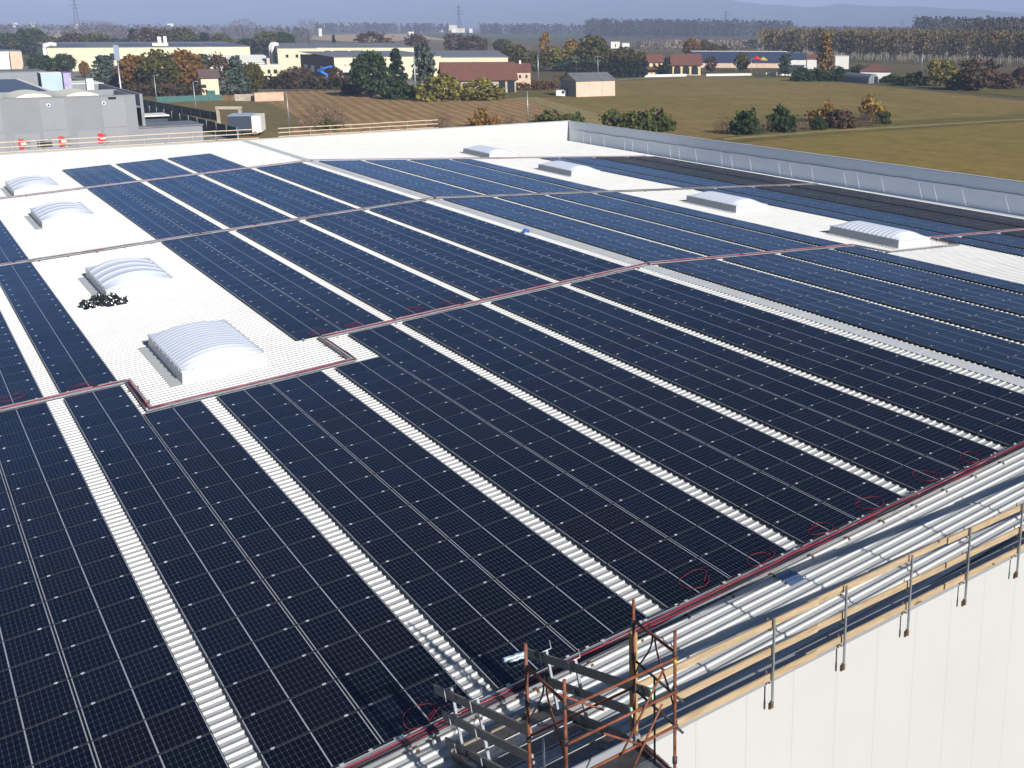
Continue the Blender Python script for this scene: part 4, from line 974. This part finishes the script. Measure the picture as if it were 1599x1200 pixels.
for i, (a, b) in enumerate(((.07, .2), (.36, .55), (.60, .78), (.82, .97))): part(r, 'solar_array', BM['blue'], ((W * a, 4, h + .35), (W * (b - a), 0, 0), (0, 26, .6), (0, 0, .08)))
m = MB(); m.frame((W * .51, 8, h + .5), (W * .08, 0, 0), (0, 3, 0), (0, 0, 1.3)); m.frame((W * .54, 8.5, h + 1.8), (1.6, 0, 0), (0, 1.6, 0), (0, 0, 3)); m.frame((W * .57, 8.5, h + 1.8), (1.4, 0, 0), (0, 1.4, 0), (0, 0, 3.2)); m.build('rooftop_unit', BM['white'], r)
building('low_hall', 'low white roofed hall right of the long cream hall', 'hall', (318, 112), (440, 117), 98, 24, BM['white'], 'gable', BM['white'], 3.0, .4, rot=-6)
r, W, h = building('white_hall', 'white and pink hall at the far left edge', 'hall', (-30, 116), (37, 115), 81, 26, BM['white'], 'flat', BM['greyroof'])
part(r, 'pink_bay', BM['pinkish'], ((W * .72, -3, 0), (W * .28, 0, 0), (0, 2.95, 0), (0, 0, h * .99)))
r, W, h = building('small_house', 'small cream house with brown roof and green gate', 'house', (316, 150), (343, 150), 121, 8, BM['cream'], 'gable', BM['browntile'], 2.2, .6, [(.0, .28, .42, .60)])
part(r, 'gate', BM['netting'], ((W * .25, -.6, 0), (W * .5, 0, 0), (0, .1, 0), (0, 0, h * .28))); part(r, 'chimney', BM['cream'], ((W * .7, 4.5, h + .8), (.8, 0, 0), (0, .8, 0), (0, 0, 2.2)))
r, W, h = building('small_house', 'small flat cream house with two windows left of the maroon hall', 'house', (404, 128), (440, 128), 103, 12, BM['cream'], 'flat', BM['white'], wins=[(.42, .55, .5, .75), (.68, .84, .5, .75)]); part(r, 'chimney', BM['pinkish'], ((W * .45, 3, h + .2), (1.1, 0, 0), (0, 1.1, 0), (0, 0, 2.6)))
r, W, h = building('industrial_hall', 'cream hall with dark shaded side and two white ducts', 'hall', (436, 114), (497, 111), 76, 45, BM['cream'], 'mono', BM['greyroof'], 1.5, .2, [(.2, .27, .62, .75), (.45, .52, .62, .75), (.6, .68, .62, .75)], leftm=BM['dark'])  # dark left side: its shade is put into the colour
for k in (12, 26):
    m = MB(); m.tube([(-1.2, k, 2), (-1.2, k, h * .8), (-1.2, k, h + .5), (-.4, k, h + 1.6), (1.5, k, h + 1.6)], .9, 8); m.build('exhaust_duct', BM['white'], r)
r, W, h = building('industrial_hall', 'cream hall with long strip windows behind the maroon hall', 'hall', (497, 112), (648, 108), 75, 50, BM['cream'], 'mono', BM['greyroof'], 1.2, .2, [(.08, .14, .72, .88), (.17, .31, .72, .88), (.34, .47, .72, .88)])
r, W, h = building('industrial_hall', 'hall with maroon side wall and orange striped cream front', 'hall', (524, 126), (690, 122), 90, 48, BM['cream'], 'mono', BM['greyroof'], 1.0, .3, leftm=BM['maroon'], rot=17)
part(r, 'orange_stripe', BM['orange'], ((W * .18, -.06, h * .42), (W * .05, 0, 0), (0, .058, 0), (0, 0, h * .45))); part(r, 'canopy', BM['white'], ((W * .05, -3, h * .36), (W * .2, 0, 0), (0, 2.95, 0), (0, 0, .9)))
part(r, 'door', BM['darkglass'], ((W * .07, -.07, 0), (W * .12, 0, 0), (0, .069, 0), (0, 0, h * .32)))
for k in (14, 28, 38): part(r, 'side_window', BM['white'], ((-.12, k, h * .25), (.058, 0, 0), (0, 5, 0), (0, 0, h * .3)))
building('long_hall', 'long cream hall with grey roof behind the red tiled barn', 'hall', (672, 116), (794, 116), 90, 40, BM['cream'], 'mono', BM['greyroof'], 2.0, .3, [(.55, .552, 0, .98)], winm=BM['greyroof'])
r, W, h = building('tiled_barn', 'old barn with long red tiled roof behind the yellow green bushes', 'barn', (694, 146), (806, 140), 124, 14, BM['concrete'], 'gable', BM['tile'], 5.2, .8)
part(r, 'opening', BM['darkglass'], ((W * .76, -.08, 0), (W * .09, 0, 0), (0, .079, 0), (0, 0, h * .9)), ((W * .88, -.08, 0), (W * .1, 0, 0), (0, .079, 0), (0, 0, h * .9)))
r, W, h = building('farmhouse', 'two storey pinkish farmhouse with red roof beside the barn', 'house', (805, 139), (829, 136), 112, 10, BM['pinkish'], 'gable', BM['tile'], 2.6, .5, [(.25, .38, .62, .80), (.68, .80, .62, .80), (.3, .5, 0, .3)])
part(r, 'chimney', BM['white'], ((W * .35, 4.5, h + 1.8), (.7, 0, 0), (0, .7, 0), (0, 0, 2.0)))
part(r, 'lean_to_roof', BM['tile'], ((-5, -2.5, h * .52), (5.6, 0, 0), (0, 6, 1.6), (0, 0, .2))); part(r, 'lean_to_wall', BM['pinkish'], ((-4.8, -1.6, 0), (5.2, 0, 0), (0, 1.5, 0), (0, 0, h * .5)))
r, W, h = building('field_shed', 'pale shed with grey gable roof standing alone in the field', 'shed', (900, 152), (960.5, 149.5), 127, 11, BM['pinkish'], 'gable', BM['shedroof'], 2.2, .35, [(.345, .348, 0, .98), (.66, .663, 0, .98)], winm=BM['concrete'], rot=28)
part(r, 'side_shade_or_cladding', BM['greywall'], ((-.05, .02, 0), (.048, 0, 0), (0, 10.9, 0), (0, 0, h - .02)))  # grey sheet paints the shade on the left face
r, W, h = building('hut', 'small white flat hut beside the grey roofed shed', 'hut', (868.5, 150.5), (884.5, 149.5), 141, 5, BM['white'], 'flat', BM['shedroof'], wins=[(.55, .8, .42, .85)])
r, W, h = building('villa', 'small yellow villa with red roof and porch left of the arcade house', 'house', (1014, 117), (1037, 116.5), 96.5, 9, BM['yellow'], 'gable', BM['tile'], 3.0, .7, [(.24, .40, .62, .86), (.60, .74, .62, .86)], leftm=BM['greywall'], rot=16)  # grey left side stands for shade on the yellow wall
part(r, 'porch_roof', BM['tile'], ((-2, -3.5, h * .42), (W * .98, 0, 0), (0, 3.4, 1.0), (0, 0, .2))); part(r, 'porch_wall', BM['yellow'], ((-1.5, -3.2, 0), (W * .92, 0, 0), (0, .3, 0), (0, 0, h * .18)))
for k in (.0, .3, .6, .9): part(r, 'porch_post', BM['bark'], ((W * k * .95, -3.3, 0), (.2, 0, 0), (0, .2, 0), (0, 0, h * .42)))
r, W, h = building('arcade_house', 'yellow house with red roof and an open arcade of round arches', 'house', (1050, 118), (1094, 117), 100.5, 13, BM['yellow'], 'gable', BM['tile'], 4.4, .9)
for i in range(3):
    cx_ = W * (.17 + .31 * i); rr = W * .118; zb = h * .08; zc = h * .58; m = MB()
    pts = [(cx_ - rr, -.05, zb), (cx_ + rr, -.05, zb)] + [(cx_ + rr * math.cos(a), -.05, zc + min(rr, h * .34) * math.sin(a)) for a in [math.pi * k / 10 for k in range(11)]]
    m.poly(pts); m.poly([(x, -.02, z) for x, y, z in pts][::-1]); m.build('arch', BM['darkglass'], r)
r, W, h = building('farm_shed', 'long low farm shed with dark blue solar roof behind arcade house', 'shed', (1085, 106), (1232, 106), 98, 16, BM['pinkish'], 'mono', BM['blue'], 5.5, .5)
part(r, 'ridge_cap', BM['white'], ((-1, 16.6, h + 5.6), (W + 2, 0, 0), (0, .8, 0), (0, 0, .35)))
r, W, h = building('farm_shed', 'second dark roofed shed behind the blue green cedar', 'shed', (1196, 106), (1262, 106), 93, 14, BM['white'], 'mono', BM['blue'], 3.0, .5)
building('white_house', 'white house with reddish roof left of the amber poplar', 'house', (1260, 108), (1275, 108), 92, 8, BM['white'], 'gable', BM['tile'], 2, .5)
building('white_house', 'flat roofed white house right of the amber poplar', 'house', (1304, 108), (1325, 108), 88.5, 9, BM['white'], 'flat', BM['white'])
building('farmhouse', 'white farmhouse with wide red hip roof behind the hedge', 'house', (1343, 129), (1390, 128), 111.5, 16, BM['white'], 'hip', BM['tile'], 3.2, .7, [(.15, .24, .42, .62)])
building('white_house', 'white houses far behind the grove, left one', 'house', (954, 76), (968, 76), 66, 12, BM['white'], 'flat', BM['white'], wins=[(.45, .55, .2, .7)]); building('white_house', 'white houses far behind the grove, right one', 'house', (972, 76), (983, 76), 68, 12, BM['white'], 'flat', BM['white']); 
building('pump_tower', 'slim pale tower standing among the grove trees', 'tower', (911, 84), (916, 84), 63, 4, BM['cream'], 'flat', BM['cream'])
# hoop greenhouse
A = gp(1356, 131); B = gp(1372, 130.5); ex = (B - A); W = ex.length; ex.normalize()
gr = empty('hoop_greenhouse', A, 'round topped dark hoop greenhouse beside the white farmhouse', 'greenhouse', None, math.atan2(ex.y, ex.x))
m = MB(); H_ = zat(A, 116); rows = []
for b in (0, 20): rows.append([(W / 2 - W / 2 * math.cos(a), b, H_ * math.sin(a) ** .7) for a in [math.pi * k / 12 for k in range(13)]])
m.smooth = True; m.grid(rows); m.smooth = False; m.poly(rows[0]); m.build('cover', BM['greyroof'], gr); part(gr, 'opening', BM['darkglass'], ((W * .55, -.05, 0), (W * .35, 0, 0), (0, .04, 0), (0, 0, H_ * .7)))
def wall_run(name, label, cat, a, b, top, mat, thick=.3, parts=None):
    A, B = gp(*a), gp(*b); h = zat(A, top); d = B - A; n = Vector((-d.y, d.x, 0)).normalized()
    m = MB(); m.frame(A, d, n * thick, (0, 0, h)); return tag(m.build(name, mat), label, cat)
wall_run('garden_wall', 'low white garden wall before the yellow villa', 'wall', (1003, 121), (1072, 119.5), 117.2, BM['white']); wall_run('garden_wall', 'low white garden wall right of the arcade house', 'wall', (1103, 119.5), (1174, 118.5), 115.8, BM['white'])
wall_run('garden_wall', 'low white garden wall under the blue green cedar', 'wall', (1196, 119), (1236, 118.5), 113.5, BM['white'])
wall_run('ruined_wall', 'pinkish concrete yard wall at the corner of the striped field', 'wall', (398, 159), (443.5, 157.5), 145.5, BM['pinkwall'], 1.2)
wall_run('netting_fence', 'green netting fence along the garden under the round trees', 'fence', (246, 161), (347, 157), 151.5, BM['netting'], .1); wall_run('netting_fence', 'pale wire fence strip right of the cream house garden', 'fence', (367, 158), (400, 158), 147.5, BM['concrete'], .1)
# parasols by the yellow house
for (x, c, lb) in ((1181, 'red', 'red garden parasol left of the yellow one'), (1191, 'yellow', 'yellow garden parasol beside the red one')):
    p = gp(x, 113); k = depth(p) / F; r = empty('parasol', p, lb, 'parasol'); hh = zat(p, 89 if c == 'yellow' else 87)
    m = MB(); rad = 8 * k; rim = [(rad * math.cos(a), rad * math.sin(a), hh * .78) for a in [6.2832 * i / 10 for i in range(10)]]
    for i in range(10): m.poly([rim[i], rim[(i + 1) % 10], (0, 0, hh)])
    m.build('canopy', MAT[c], r); m = MB(); m.tube([(0, 0, 0), (0, 0, hh * .98)], .08, 6); m.build('pole', MAT['galv'], r)
# poles, masts, pylons
def pole(x, yb, yt, r_, label, cat='pole', name='street_pole', arm=0, mat=None, cross=False, top=None):
    p = gp(x, yb); h = zat(p, yt); r = empty(name, p, label, cat); m = MB(); m.tube([(0, 0, 0), (0, 0, h)], r_, 7, True, r_ * .6); m.build('shaft', mat or MAT['galv'], r)
    if arm:
        m = MB(); m.tube([(0, 0, h - .1), (RX.x * arm, RX.y * arm, h + .15)], r_ * .5, 5); m.box((RX.x * arm, RX.y * arm, h + .12), (.5, .3, .12)); m.build('lamp_head', MAT['galv'], r)
    if cross:
        for z in (h - .4, h - 2.2): m = MB(); m.bar((-RX.x * 1.5, -RX.y * 1.5, z), (RX.x * 1.5, RX.y * 1.5, z), .14, .14); m.build('cross_arm', MAT['galv'], r)
    return r, h
for x, yb, yt, lb in ((246, 168, 118, 'grey lamp pole before the big olive tree'), (307, 182, 128, 'grey lamp pole before the orange brown tree'), (452, 200, 146, 'thin grey pole at the edge of the striped field'), (151, 122, 95, 'short grey lamp pole before the grey green cedar'), (825, 200, 143, 'thin grey pole in front of the grey roofed shed'), (650, 156, 90, 'tall pale pole beside the dark cedar'), (841, 128, 86, 'thick pale concrete pole behind the farmhouse'), (1173, 118.5, 92, 'white lamp pole at the end of the garden wall'), (1149, 118, 95, 'thin grey lamp pole above the garden wall'), (1438.5, 118, 82, 'pale pole before the poplar plantation')):
    pole(x, yb, yt, .16 if x not in (841, 650) else .28, lb, 'pole', arm=.9 if 'lamp' in lb else 0)
r1, h1 = pole(900, 124, 88, .17, 'left wooden power pole above the grey roofed shed', 'power pole', 'power_pole', 0, BARK, True); r2, h2 = pole(934, 124, 87, .17, 'right power pole with two cross arms above the shed', 'power pole', 'power_pole', 0, MAT['galv'], True)
r3, h3 = pole(824, 124, 82, .17, 'power pole behind the farmhouse', 'power pole', 'power_pole', 0, BARK, True)
def wire(a, b, sag, label):
    m = MB(); m.tube([a.lerp(b, i / 16) - Vector((0, 0, sag * 4 * (i / 16) * (1 - i / 16))) for i in range(17)], .09, 4)
    tag(m.build('power_line', BM['netting']), label, 'cable')
wire(Vector(r3.location) + Vector((0, 0, h3 - 5)), Vector(r1.location) + Vector((0, 0, h1 - 1)), 2.2, 'green power line sagging between farmhouse pole and left power pole'); wire(Vector(r1.location) + Vector((0, 0, h1 - 1)), Vector(r2.location) + Vector((0, 0, h2 - 2.2)), .6, 'short power line between the two poles above the shed')
for x, yt, yb, lb in ((718, 9, 56, 'tall lattice pylon far off left of the middle wood'), (1133, 17, 58, 'lattice pylon rising behind the dark middle wood'), (1408, 31, 58, 'small lattice pylon left of the wooded ridge'), (122, -2, 52, 'faint far lattice pylon behind the left trees')):
    p = gp(x, yb); h = zat(p, yt); r = empty('lattice_pylon', p, lb, 'pylon', 'far power pylons'); w = h * .085; m = MB()
    for a, b in ((-1, -1), (1, -1), (1, 1), (-1, 1)): m.bar((a * w, b * w, 0), (a * w * .12, b * w * .12, h), h * .005, h * .005)
    for i in range(9):
        z0, z1 = h * i / 9, h * (i + 1) / 9; k0, k1 = w * (1 - .88 * i / 9), w * (1 - .88 * (i + 1) / 9)
        for s in (-1, 1): m.bar((-k0, s * k0, z0), (k1, s * k1, z1), h * .0032, h * .0032); m.bar((k0, s * k0, z0), (-k1, s * k1, z1), h * .0032, h * .0032)
    m.build('tower', MAT['dark_steel'], r)
    for z, l in ((.72, .16), (.82, .2), (.93, .14)): m = MB(); m.bar((-RX.x * h * l, -RX.y * h * l, h * z), (RX.x * h * l, RX.y * h * l, h * z), h * .006, h * .008); m.build('cross_arm', MAT['dark_steel'], r)
# lighting mast on the grey building, leaning like a flare stack
p = gp(196, 200); r = empty('lighting_mast', p, 'tall tapered white mast behind the grey building', 'mast'); h = zat(p, 92); m = MB(); m.tube([(0, 0, 0), (0, 0, h)], .26, 8, True, .17); m.build('shaft', MAT['galv'], r)
m = MB(); m.frame(Vector((-.55, -.2, h - .4)), RX * 1.0, (.2, .3, 0), (0, 0, zat(p, 72) - h + .6)); m.build('panel_head', MAT['silver'], r)

# grey building across the yard; the whole complex runs parallel to the factory hall
GX, GY, GZ = 34.2, 168.5, .80
gb_ = empty('grey_building', (GX, GY, ZG), 'grey clad industrial building with barrel skylights across the yard', 'building')
def wb(root, name, mat, *boxes):
    m = MB()
    for x0, x1, y0, y1, z0, z1 in boxes: m.frame((x0, y0, z0), (x1 - x0, 0, 0), (0, y1 - y0, 0), (0, 0, z1 - z0))
    return pbuild(m, name, mat, root)
wb(gb_, 'wall', BM['greywall'], (-40, GX, GY, GY + .4, ZG, GZ), (GX - .4, GX, GY + .401, 184.2, ZG, GZ - .002), (-40, GX, 184.201, 184.6, ZG, GZ + .1))
wb(gb_, 'roof', BM['greyroof'], (-40, GX - .401, GY + .401, 184.2, -.7, -.5)); wb(gb_, 'roof', BM['greyroof'], (-40, 38, 184.7, 262, -2.4, -2.2))
wb(gb_, 'parapet', BM['greywall'], (38.01, 38.5, 186, 228, ZG, -.15)); wb(gb_, 'coping', BM['greywall'], (-40.1, GX + .05, GY - .05, GY + .45, GZ + .002, GZ + .08))
PANEL = plain('grey_panel', (.245, .252, .275), .5, .05, .04, .6)
for i in range(5): x1 = GX - 1.6 - i * 8.4; wb(gb_, 'facade_panel', PANEL, (x1 - 3.4, x1, GY - .05, GY - .001, -9, -4.3), (x1 - 3.4, x1, GY - .05, GY - .001, -4.2, .5), (x1 - 7.2, x1 - 3.9, GY - .04, GY - .001, -9, -4.6))
for x0, x1 in ((24.3, 30.2), (17.6, 23.6), (10.6, 16.8)):
    m = MB(); rr = (x1 - x0) / 2; rows = [[(x0 + rr - rr * math.cos(a), y_, -.05 + 1.35 * math.sin(a)) for a in [math.pi * k / 12 for k in range(13)]] for y_ in (171.5, 183.5)]
    m.smooth = True; m.grid(rows); m.smooth = False; m.poly(rows[0]); m.poly(rows[1][::-1]); pbuild(m, 'barrel_skylight', BM['dome'], gb_)
for i in range(4):
    x = GX - 4.6 - i * 7.6
    m = MB(); m.tube([(x, GY - .14, -.35), (x, GY - .02, -.35)], .26, 12); pbuild(m, 'vent_ring', MAT['white'], gb_); m = MB(); m.tube([(x, GY - .2, -.35), (x, GY - .141, -.35)], .15, 10); pbuild(m, 'vent_grille', BM['darkglass'], gb_)
for x in (GX - 3.3, GX - 22): wb(gb_, 'wall_light', BM['darkglass'], (x - .6, x + .5, GY - .35, GY - .051, .35, .58))
def yplane(x, y, Y): d = ray(x, y); return CAM + d * ((Y - CAM.y) / d.y)
def wbox(name, label, cat, xl, xr, yt, Y, dep, mat, topm=None, lft=None):
    a, b = yplane(xl, yt, Y), yplane(xr, yt, Y); z = (a.z + b.z) / 2; r = empty(name, (a.x, Y, ZG), label, cat)
    wb(r, 'body', mat, (a.x, b.x, Y, Y + dep, ZG, z)); wb(r, 'top', topm or mat, (a.x - .1, b.x + .1, Y - .1, Y + dep + .1, z + .003, z + .14))
    if lft: wb(r, 'side_shade_or_cladding', lft, (a.x - .06, a.x - .002, Y + .02, Y + dep - .02, ZG, z - .02))  # left face coloured darker to carry its shade
    return r
wbox('rear_hall', 'long low grey hall far behind the barrel skylights', 'hall', -80, 72, 113.5, 264, 14, BM['greywall'], BM['greyroof'])
r = empty('solar_roof_hall', (26.3, 190, ZG), 'flat hall with a blue solar roof behind the barrel skylights', 'hall'); wb(r, 'body', BM['greywall'], (-10, 26.3, 192, 249, ZG, -.1)); wb(r, 'solar_roof', BM['blue'], (-10, 25.6, 193, 248, -.095, .1)); wb(r, 'edge_trim', BM['white'], (25.61, 26.35, 191.9, 249, -.095, .16), (-10, 25.6, 191.9, 192.9, -.095, .16))
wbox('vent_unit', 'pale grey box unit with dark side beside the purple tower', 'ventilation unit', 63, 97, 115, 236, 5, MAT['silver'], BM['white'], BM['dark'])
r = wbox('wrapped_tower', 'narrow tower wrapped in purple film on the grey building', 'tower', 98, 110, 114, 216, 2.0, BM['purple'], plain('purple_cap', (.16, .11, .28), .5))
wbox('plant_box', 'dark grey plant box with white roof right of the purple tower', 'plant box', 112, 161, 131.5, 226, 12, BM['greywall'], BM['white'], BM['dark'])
wbox('vent_stack', 'pale square vent stack with dark cap on the plant box', 'vent', 134, 145, 122.5, 219, 1.4, BM['white'], BM['dark'])
r = empty('low_annex', (37, 184, ZG), 'low grey flat roofed annex between grey building and fence', 'annex'); wb(r, 'wall', BM['greywall'], (36.5, 47.4, 184, 193, ZG, -6.0)); wb(r, 'roof', BM['greyroof'], (36.3, 47.6, 183.8, 193.2, -5.995, -5.8))
r = empty('loading_canopy', (40, 204, ZG), 'small canopy behind the low annex', 'canopy'); wb(r, 'roof', BM['white'], (39, 46, 203, 209, -5.6, -5.35)); wb(r, 'wall', BM['dark'], (39.2, 45.8, 204, 208.8, ZG, -5.61))
# red and white dock signs and louvre on the near face of the grey building, just above our roof edge
def at_wall(x, y):
    return yplane(x, y, GY - .25)
for x, y, lb in ((34, 225, 'leftmost red and white dock sign low on the grey building'), (97, 221, 'middle red and white dock sign beside the louvre'), (158, 216, 'rightmost red and white dock sign low on the grey building')):
    q = at_wall(x, y); r = empty('dock_sign', q, lb, 'sign', 'red and white dock signs', 0.0); r.scale = (1.12, 1, 1.2)
    m = MB(); m.poly([(-.35, 0, -.65), (.2, 0, -.62), (.5, 0, -.3), (.5, 0, .3), (.2, 0, .62), (-.35, 0, .65)]); m.poly([(-.35, .04, .65), (.2, .04, .62), (.5, .04, .3), (.5, .04, -.3), (.2, .04, -.62), (-.35, .04, -.65)]); m.build('red_board', MAT['red'], r)
    part(r, 'white_band', MAT['white'], ((-.1, -.03, -.16), (.62, 0, 0), (0, .025, 0), (0, 0, .3)))
    part(r, 'grey_flap', BM['greywall'], ((.55, -.02, -.55), (.5, 0, 0), (0, .02, 0), (0, 0, .45)), ((.55, -.02, .12), (.5, 0, 0), (0, .02, 0), (0, 0, .45)))
q = at_wall(70, 224); r = empty('wall_louvre', q, 'dark horizontal louvre slots between two dock signs', 'louvre', None, 0.0)
for k in (-.5, -.05, .4): part(r, 'slot', BM['darkglass'], ((-1.0, -.03, k), (2.0, 0, 0), (0, .03, 0), (0, 0, .16)))
# dark fence in two runs
def fence(label, pts, top, post):
    r = empty('panel_fence', gp(*pts[0]), label, 'fence', 'dark green panel fences'); base = gp(*pts[0]); A, B = gp(*pts[0]), gp(*pts[1]); h = zat(A, top); d = B - A; n = Vector((-d.y, d.x, 0)).normalized()
    m = MB(); m.frame((0, 0, 0), d, n * .08, (0, 0, h)); m.build('fence_panel', BM['fence'], r); k = int(d.length / 6.5)
    for i in range(min(k, 60) + 1): m = MB(); q = d * (i / k) - n * .12; m.frame(q, d.normalized() * .14, n * .11, (0, 0, h + .12)); m.build('fence_post', post, r)
fence('dark green panel fence with pale posts running past the annex', ((214, 178), (372, 222)), 161, MAT['galv']); fence('darker panel fence behind, along the weedy field', ((208, 164), (345, 190)), 153, BM['fence'])
# white trailer and concrete gate frame
p = gp(358, 214); q = gp(409, 213); ex = q - p; W = ex.length; ex.normalize(); r = empty('trailer', p, 'white box trailer with grey roof behind the far guard rail', 'trailer', None, math.atan2(ex.y, ex.x)); h = zat(p, 182)
part(r, 'body', BM['dark'], ((0, 0, 1.0), (W * .72, 0, 0), (0, 7, 0), (0, 0, h - 1.0))); part(r, 'rear_door', BM['white'], ((W * .72 + .01, -.02, .8), (W * .28, 0, 0), (0, 6.9, 0), (0, 0, h - .82))); part(r, 'roof', MAT['silver'], ((-.05, -.05, h + .003), (W * .72, 0, 0), (0, 7.1, 0), (0, 0, .08)))
for k in (.12, .3, .8): m = MB(); m.tube([(W * k, -.1, .5), (W * k, .3, .5)], .5, 12); m.build('wheel', MAT['black_cable'], r)
p = gp(340, 200); q = gp(378, 200); ex = q - p; W = ex.length; ex.normalize(); r = empty('gate_frame', p, 'pale concrete portal frame behind the white trailer', 'gate', None, math.atan2(ex.y, ex.x)); h = zat(p, 171)
part(r, 'jamb', BM['concrete'], ((0, 0, 0), (.5, 0, 0), (0, .8, 0), (0, 0, h))); part(r, 'jamb', BM['concrete'], ((W - .5, 0, 0), (.5, 0, 0), (0, .8, 0), (0, 0, h))); part(r, 'lintel', BM['concrete'], ((-.1, -.1, h + .003), (W + .2, 0, 0), (0, 1.0, 0), (0, 0, .6)))
# blue boom lift
p = gp(508, 130); r = empty('boom_lift', p, 'blue articulated boom lift before the maroon wall', 'boom lift', None, math.atan2(RX.y, RX.x)); k = depth(p) / F
def bl(a): return [(x * k, -2.0, (125 - y) * k) for x, y in a]
m = MB(); m.tube(bl([(0, 122), (8, 113)]), .5, 6); m.tube(bl([(8, 113), (-8, 105)]), .45, 6); m.tube(bl([(-8, 105), (10, 100)]), .35, 6); m.build('boom', BM['boom'], r); m = MB(); m.frame((-6 * k, -3, .5), (10 * k, 0, 0), (0, 2.4, 0), (0, 0, 5 * k)); m.build('chassis', MAT['white'], r)
for x in (-4, 1):
    m = MB(); m.tube([(x * k, -3.2, .5), (x * k, -2.8, .5)], .55, 10); m.build('wheel', MAT['black_cable'], r)
m = MB(); m.frame((10 * k, -2.5, 24 * k), (5 * k, 0, 0), (0, 1.2, 0), (0, 0, 3 * k)); m.build('basket', BM['boom'], r)
# parked vehicles in the yard
def car(x, yb, lpx, mat, label, tall=1.0):
    p = gp(x, yb); r = empty('parked_car', p, label, 'car', None, math.atan2(RX.y, RX.x)); W = lpx * depth(p) / F
    m = MB(); m.frame((0, 0, .35), (W, 0, 0), (0, 1.8, 0), (0, 0, .6 * tall)); b0 = [(W * .15, .1, .95 * tall), (W * .9, .1, .95 * tall), (W * .9, 1.7, .95 * tall), (W * .15, 1.7, .95 * tall)]; b1 = [(W * .32, .2, 1.5 * tall), (W * .8, .2, 1.5 * tall), (W * .8, 1.6, 1.5 * tall), (W * .32, 1.6, 1.5 * tall)]
    m.grid([b0 + b0[:1], b1 + b1[:1]]); m.poly(b1); m.build('body', mat, r)
    m = MB(); m.frame((W * .3, .08, 1.0 * tall), (W * .5, 0, 0), (0, .1, 0), (0, 0, .38 * tall)); m.build('window', BM['darkglass'], r)
    for a in (.2, .78): m = MB(); m.tube([(W * a, -.03, .33), (W * a, .2, .33)], .33, 10); m.build('wheel', MAT['black_cable'], r)
car(430, 136, 13, MAT['white'], 'white car parked left of the brown bushy tree'); car(482, 130, 12, BM['cream'], 'cream van parked before the maroon hall', 1.5); car(546, 124, 11, MAT['white'], 'white truck parked under the white canopy', 1.8); car(1598, 121, 12, BM['boom'], 'dark blue car at the right edge of the field', 1.0); car(1180, 121, 10, BM['dark'], 'dark car parked before the parasols')
for i, (x, yb, w, yt) in enumerate(((700, 46, 14, 39.5), (686, 49, 7, 44), (705, 49.5, 12, 44.5), (716, 49.5, 10, 44.5), (733, 49.5, 5, 45), (20, 41, 8, 36), (49, 43, 7, 36.5), (118, 43, 5, 38), (262, 42, 10, 37), (545, 42, 14, 37.5), (638, 57, 9, 50), (498, 55, 5, 45))):
    building('far_building', 'tiny pale building on the plain, %s in the far scatter from %s' % (ORD[i], ('the middle' if x > 300 else 'the left edge')), 'building', (x, yb + 2), (x + w, yb + 2), yt, 20, BM['white'] if i % 3 else BM['cream'], 'flat', None, group='far pale buildings on the plain')

# ------------------------------------------------------------------ haze: one closed box of thin even air round everything
m = MB(); m.frame((-3500, -1500, ZG - 2), (22500, 0, 0), (0, 22500, 0), (0, 0, 440))
t = NT('haze_air'); t.t.nodes.remove(t.p)
pv = t.n('ShaderNodeVolumePrincipled'); pv.inputs['Color'].default_value = (.46, .56, .86, 1); pv.inputs['Density'].default_value = .00019; pv.inputs['Anisotropy'].default_value = -0.2
t.t.links.new(pv.outputs[0], t.t.nodes['Material Output'].inputs['Volume'])
tag(m.build('haze', t.m), 'thin pale blue autumn haze over the whole plain', 'haze', None, 'stuff')
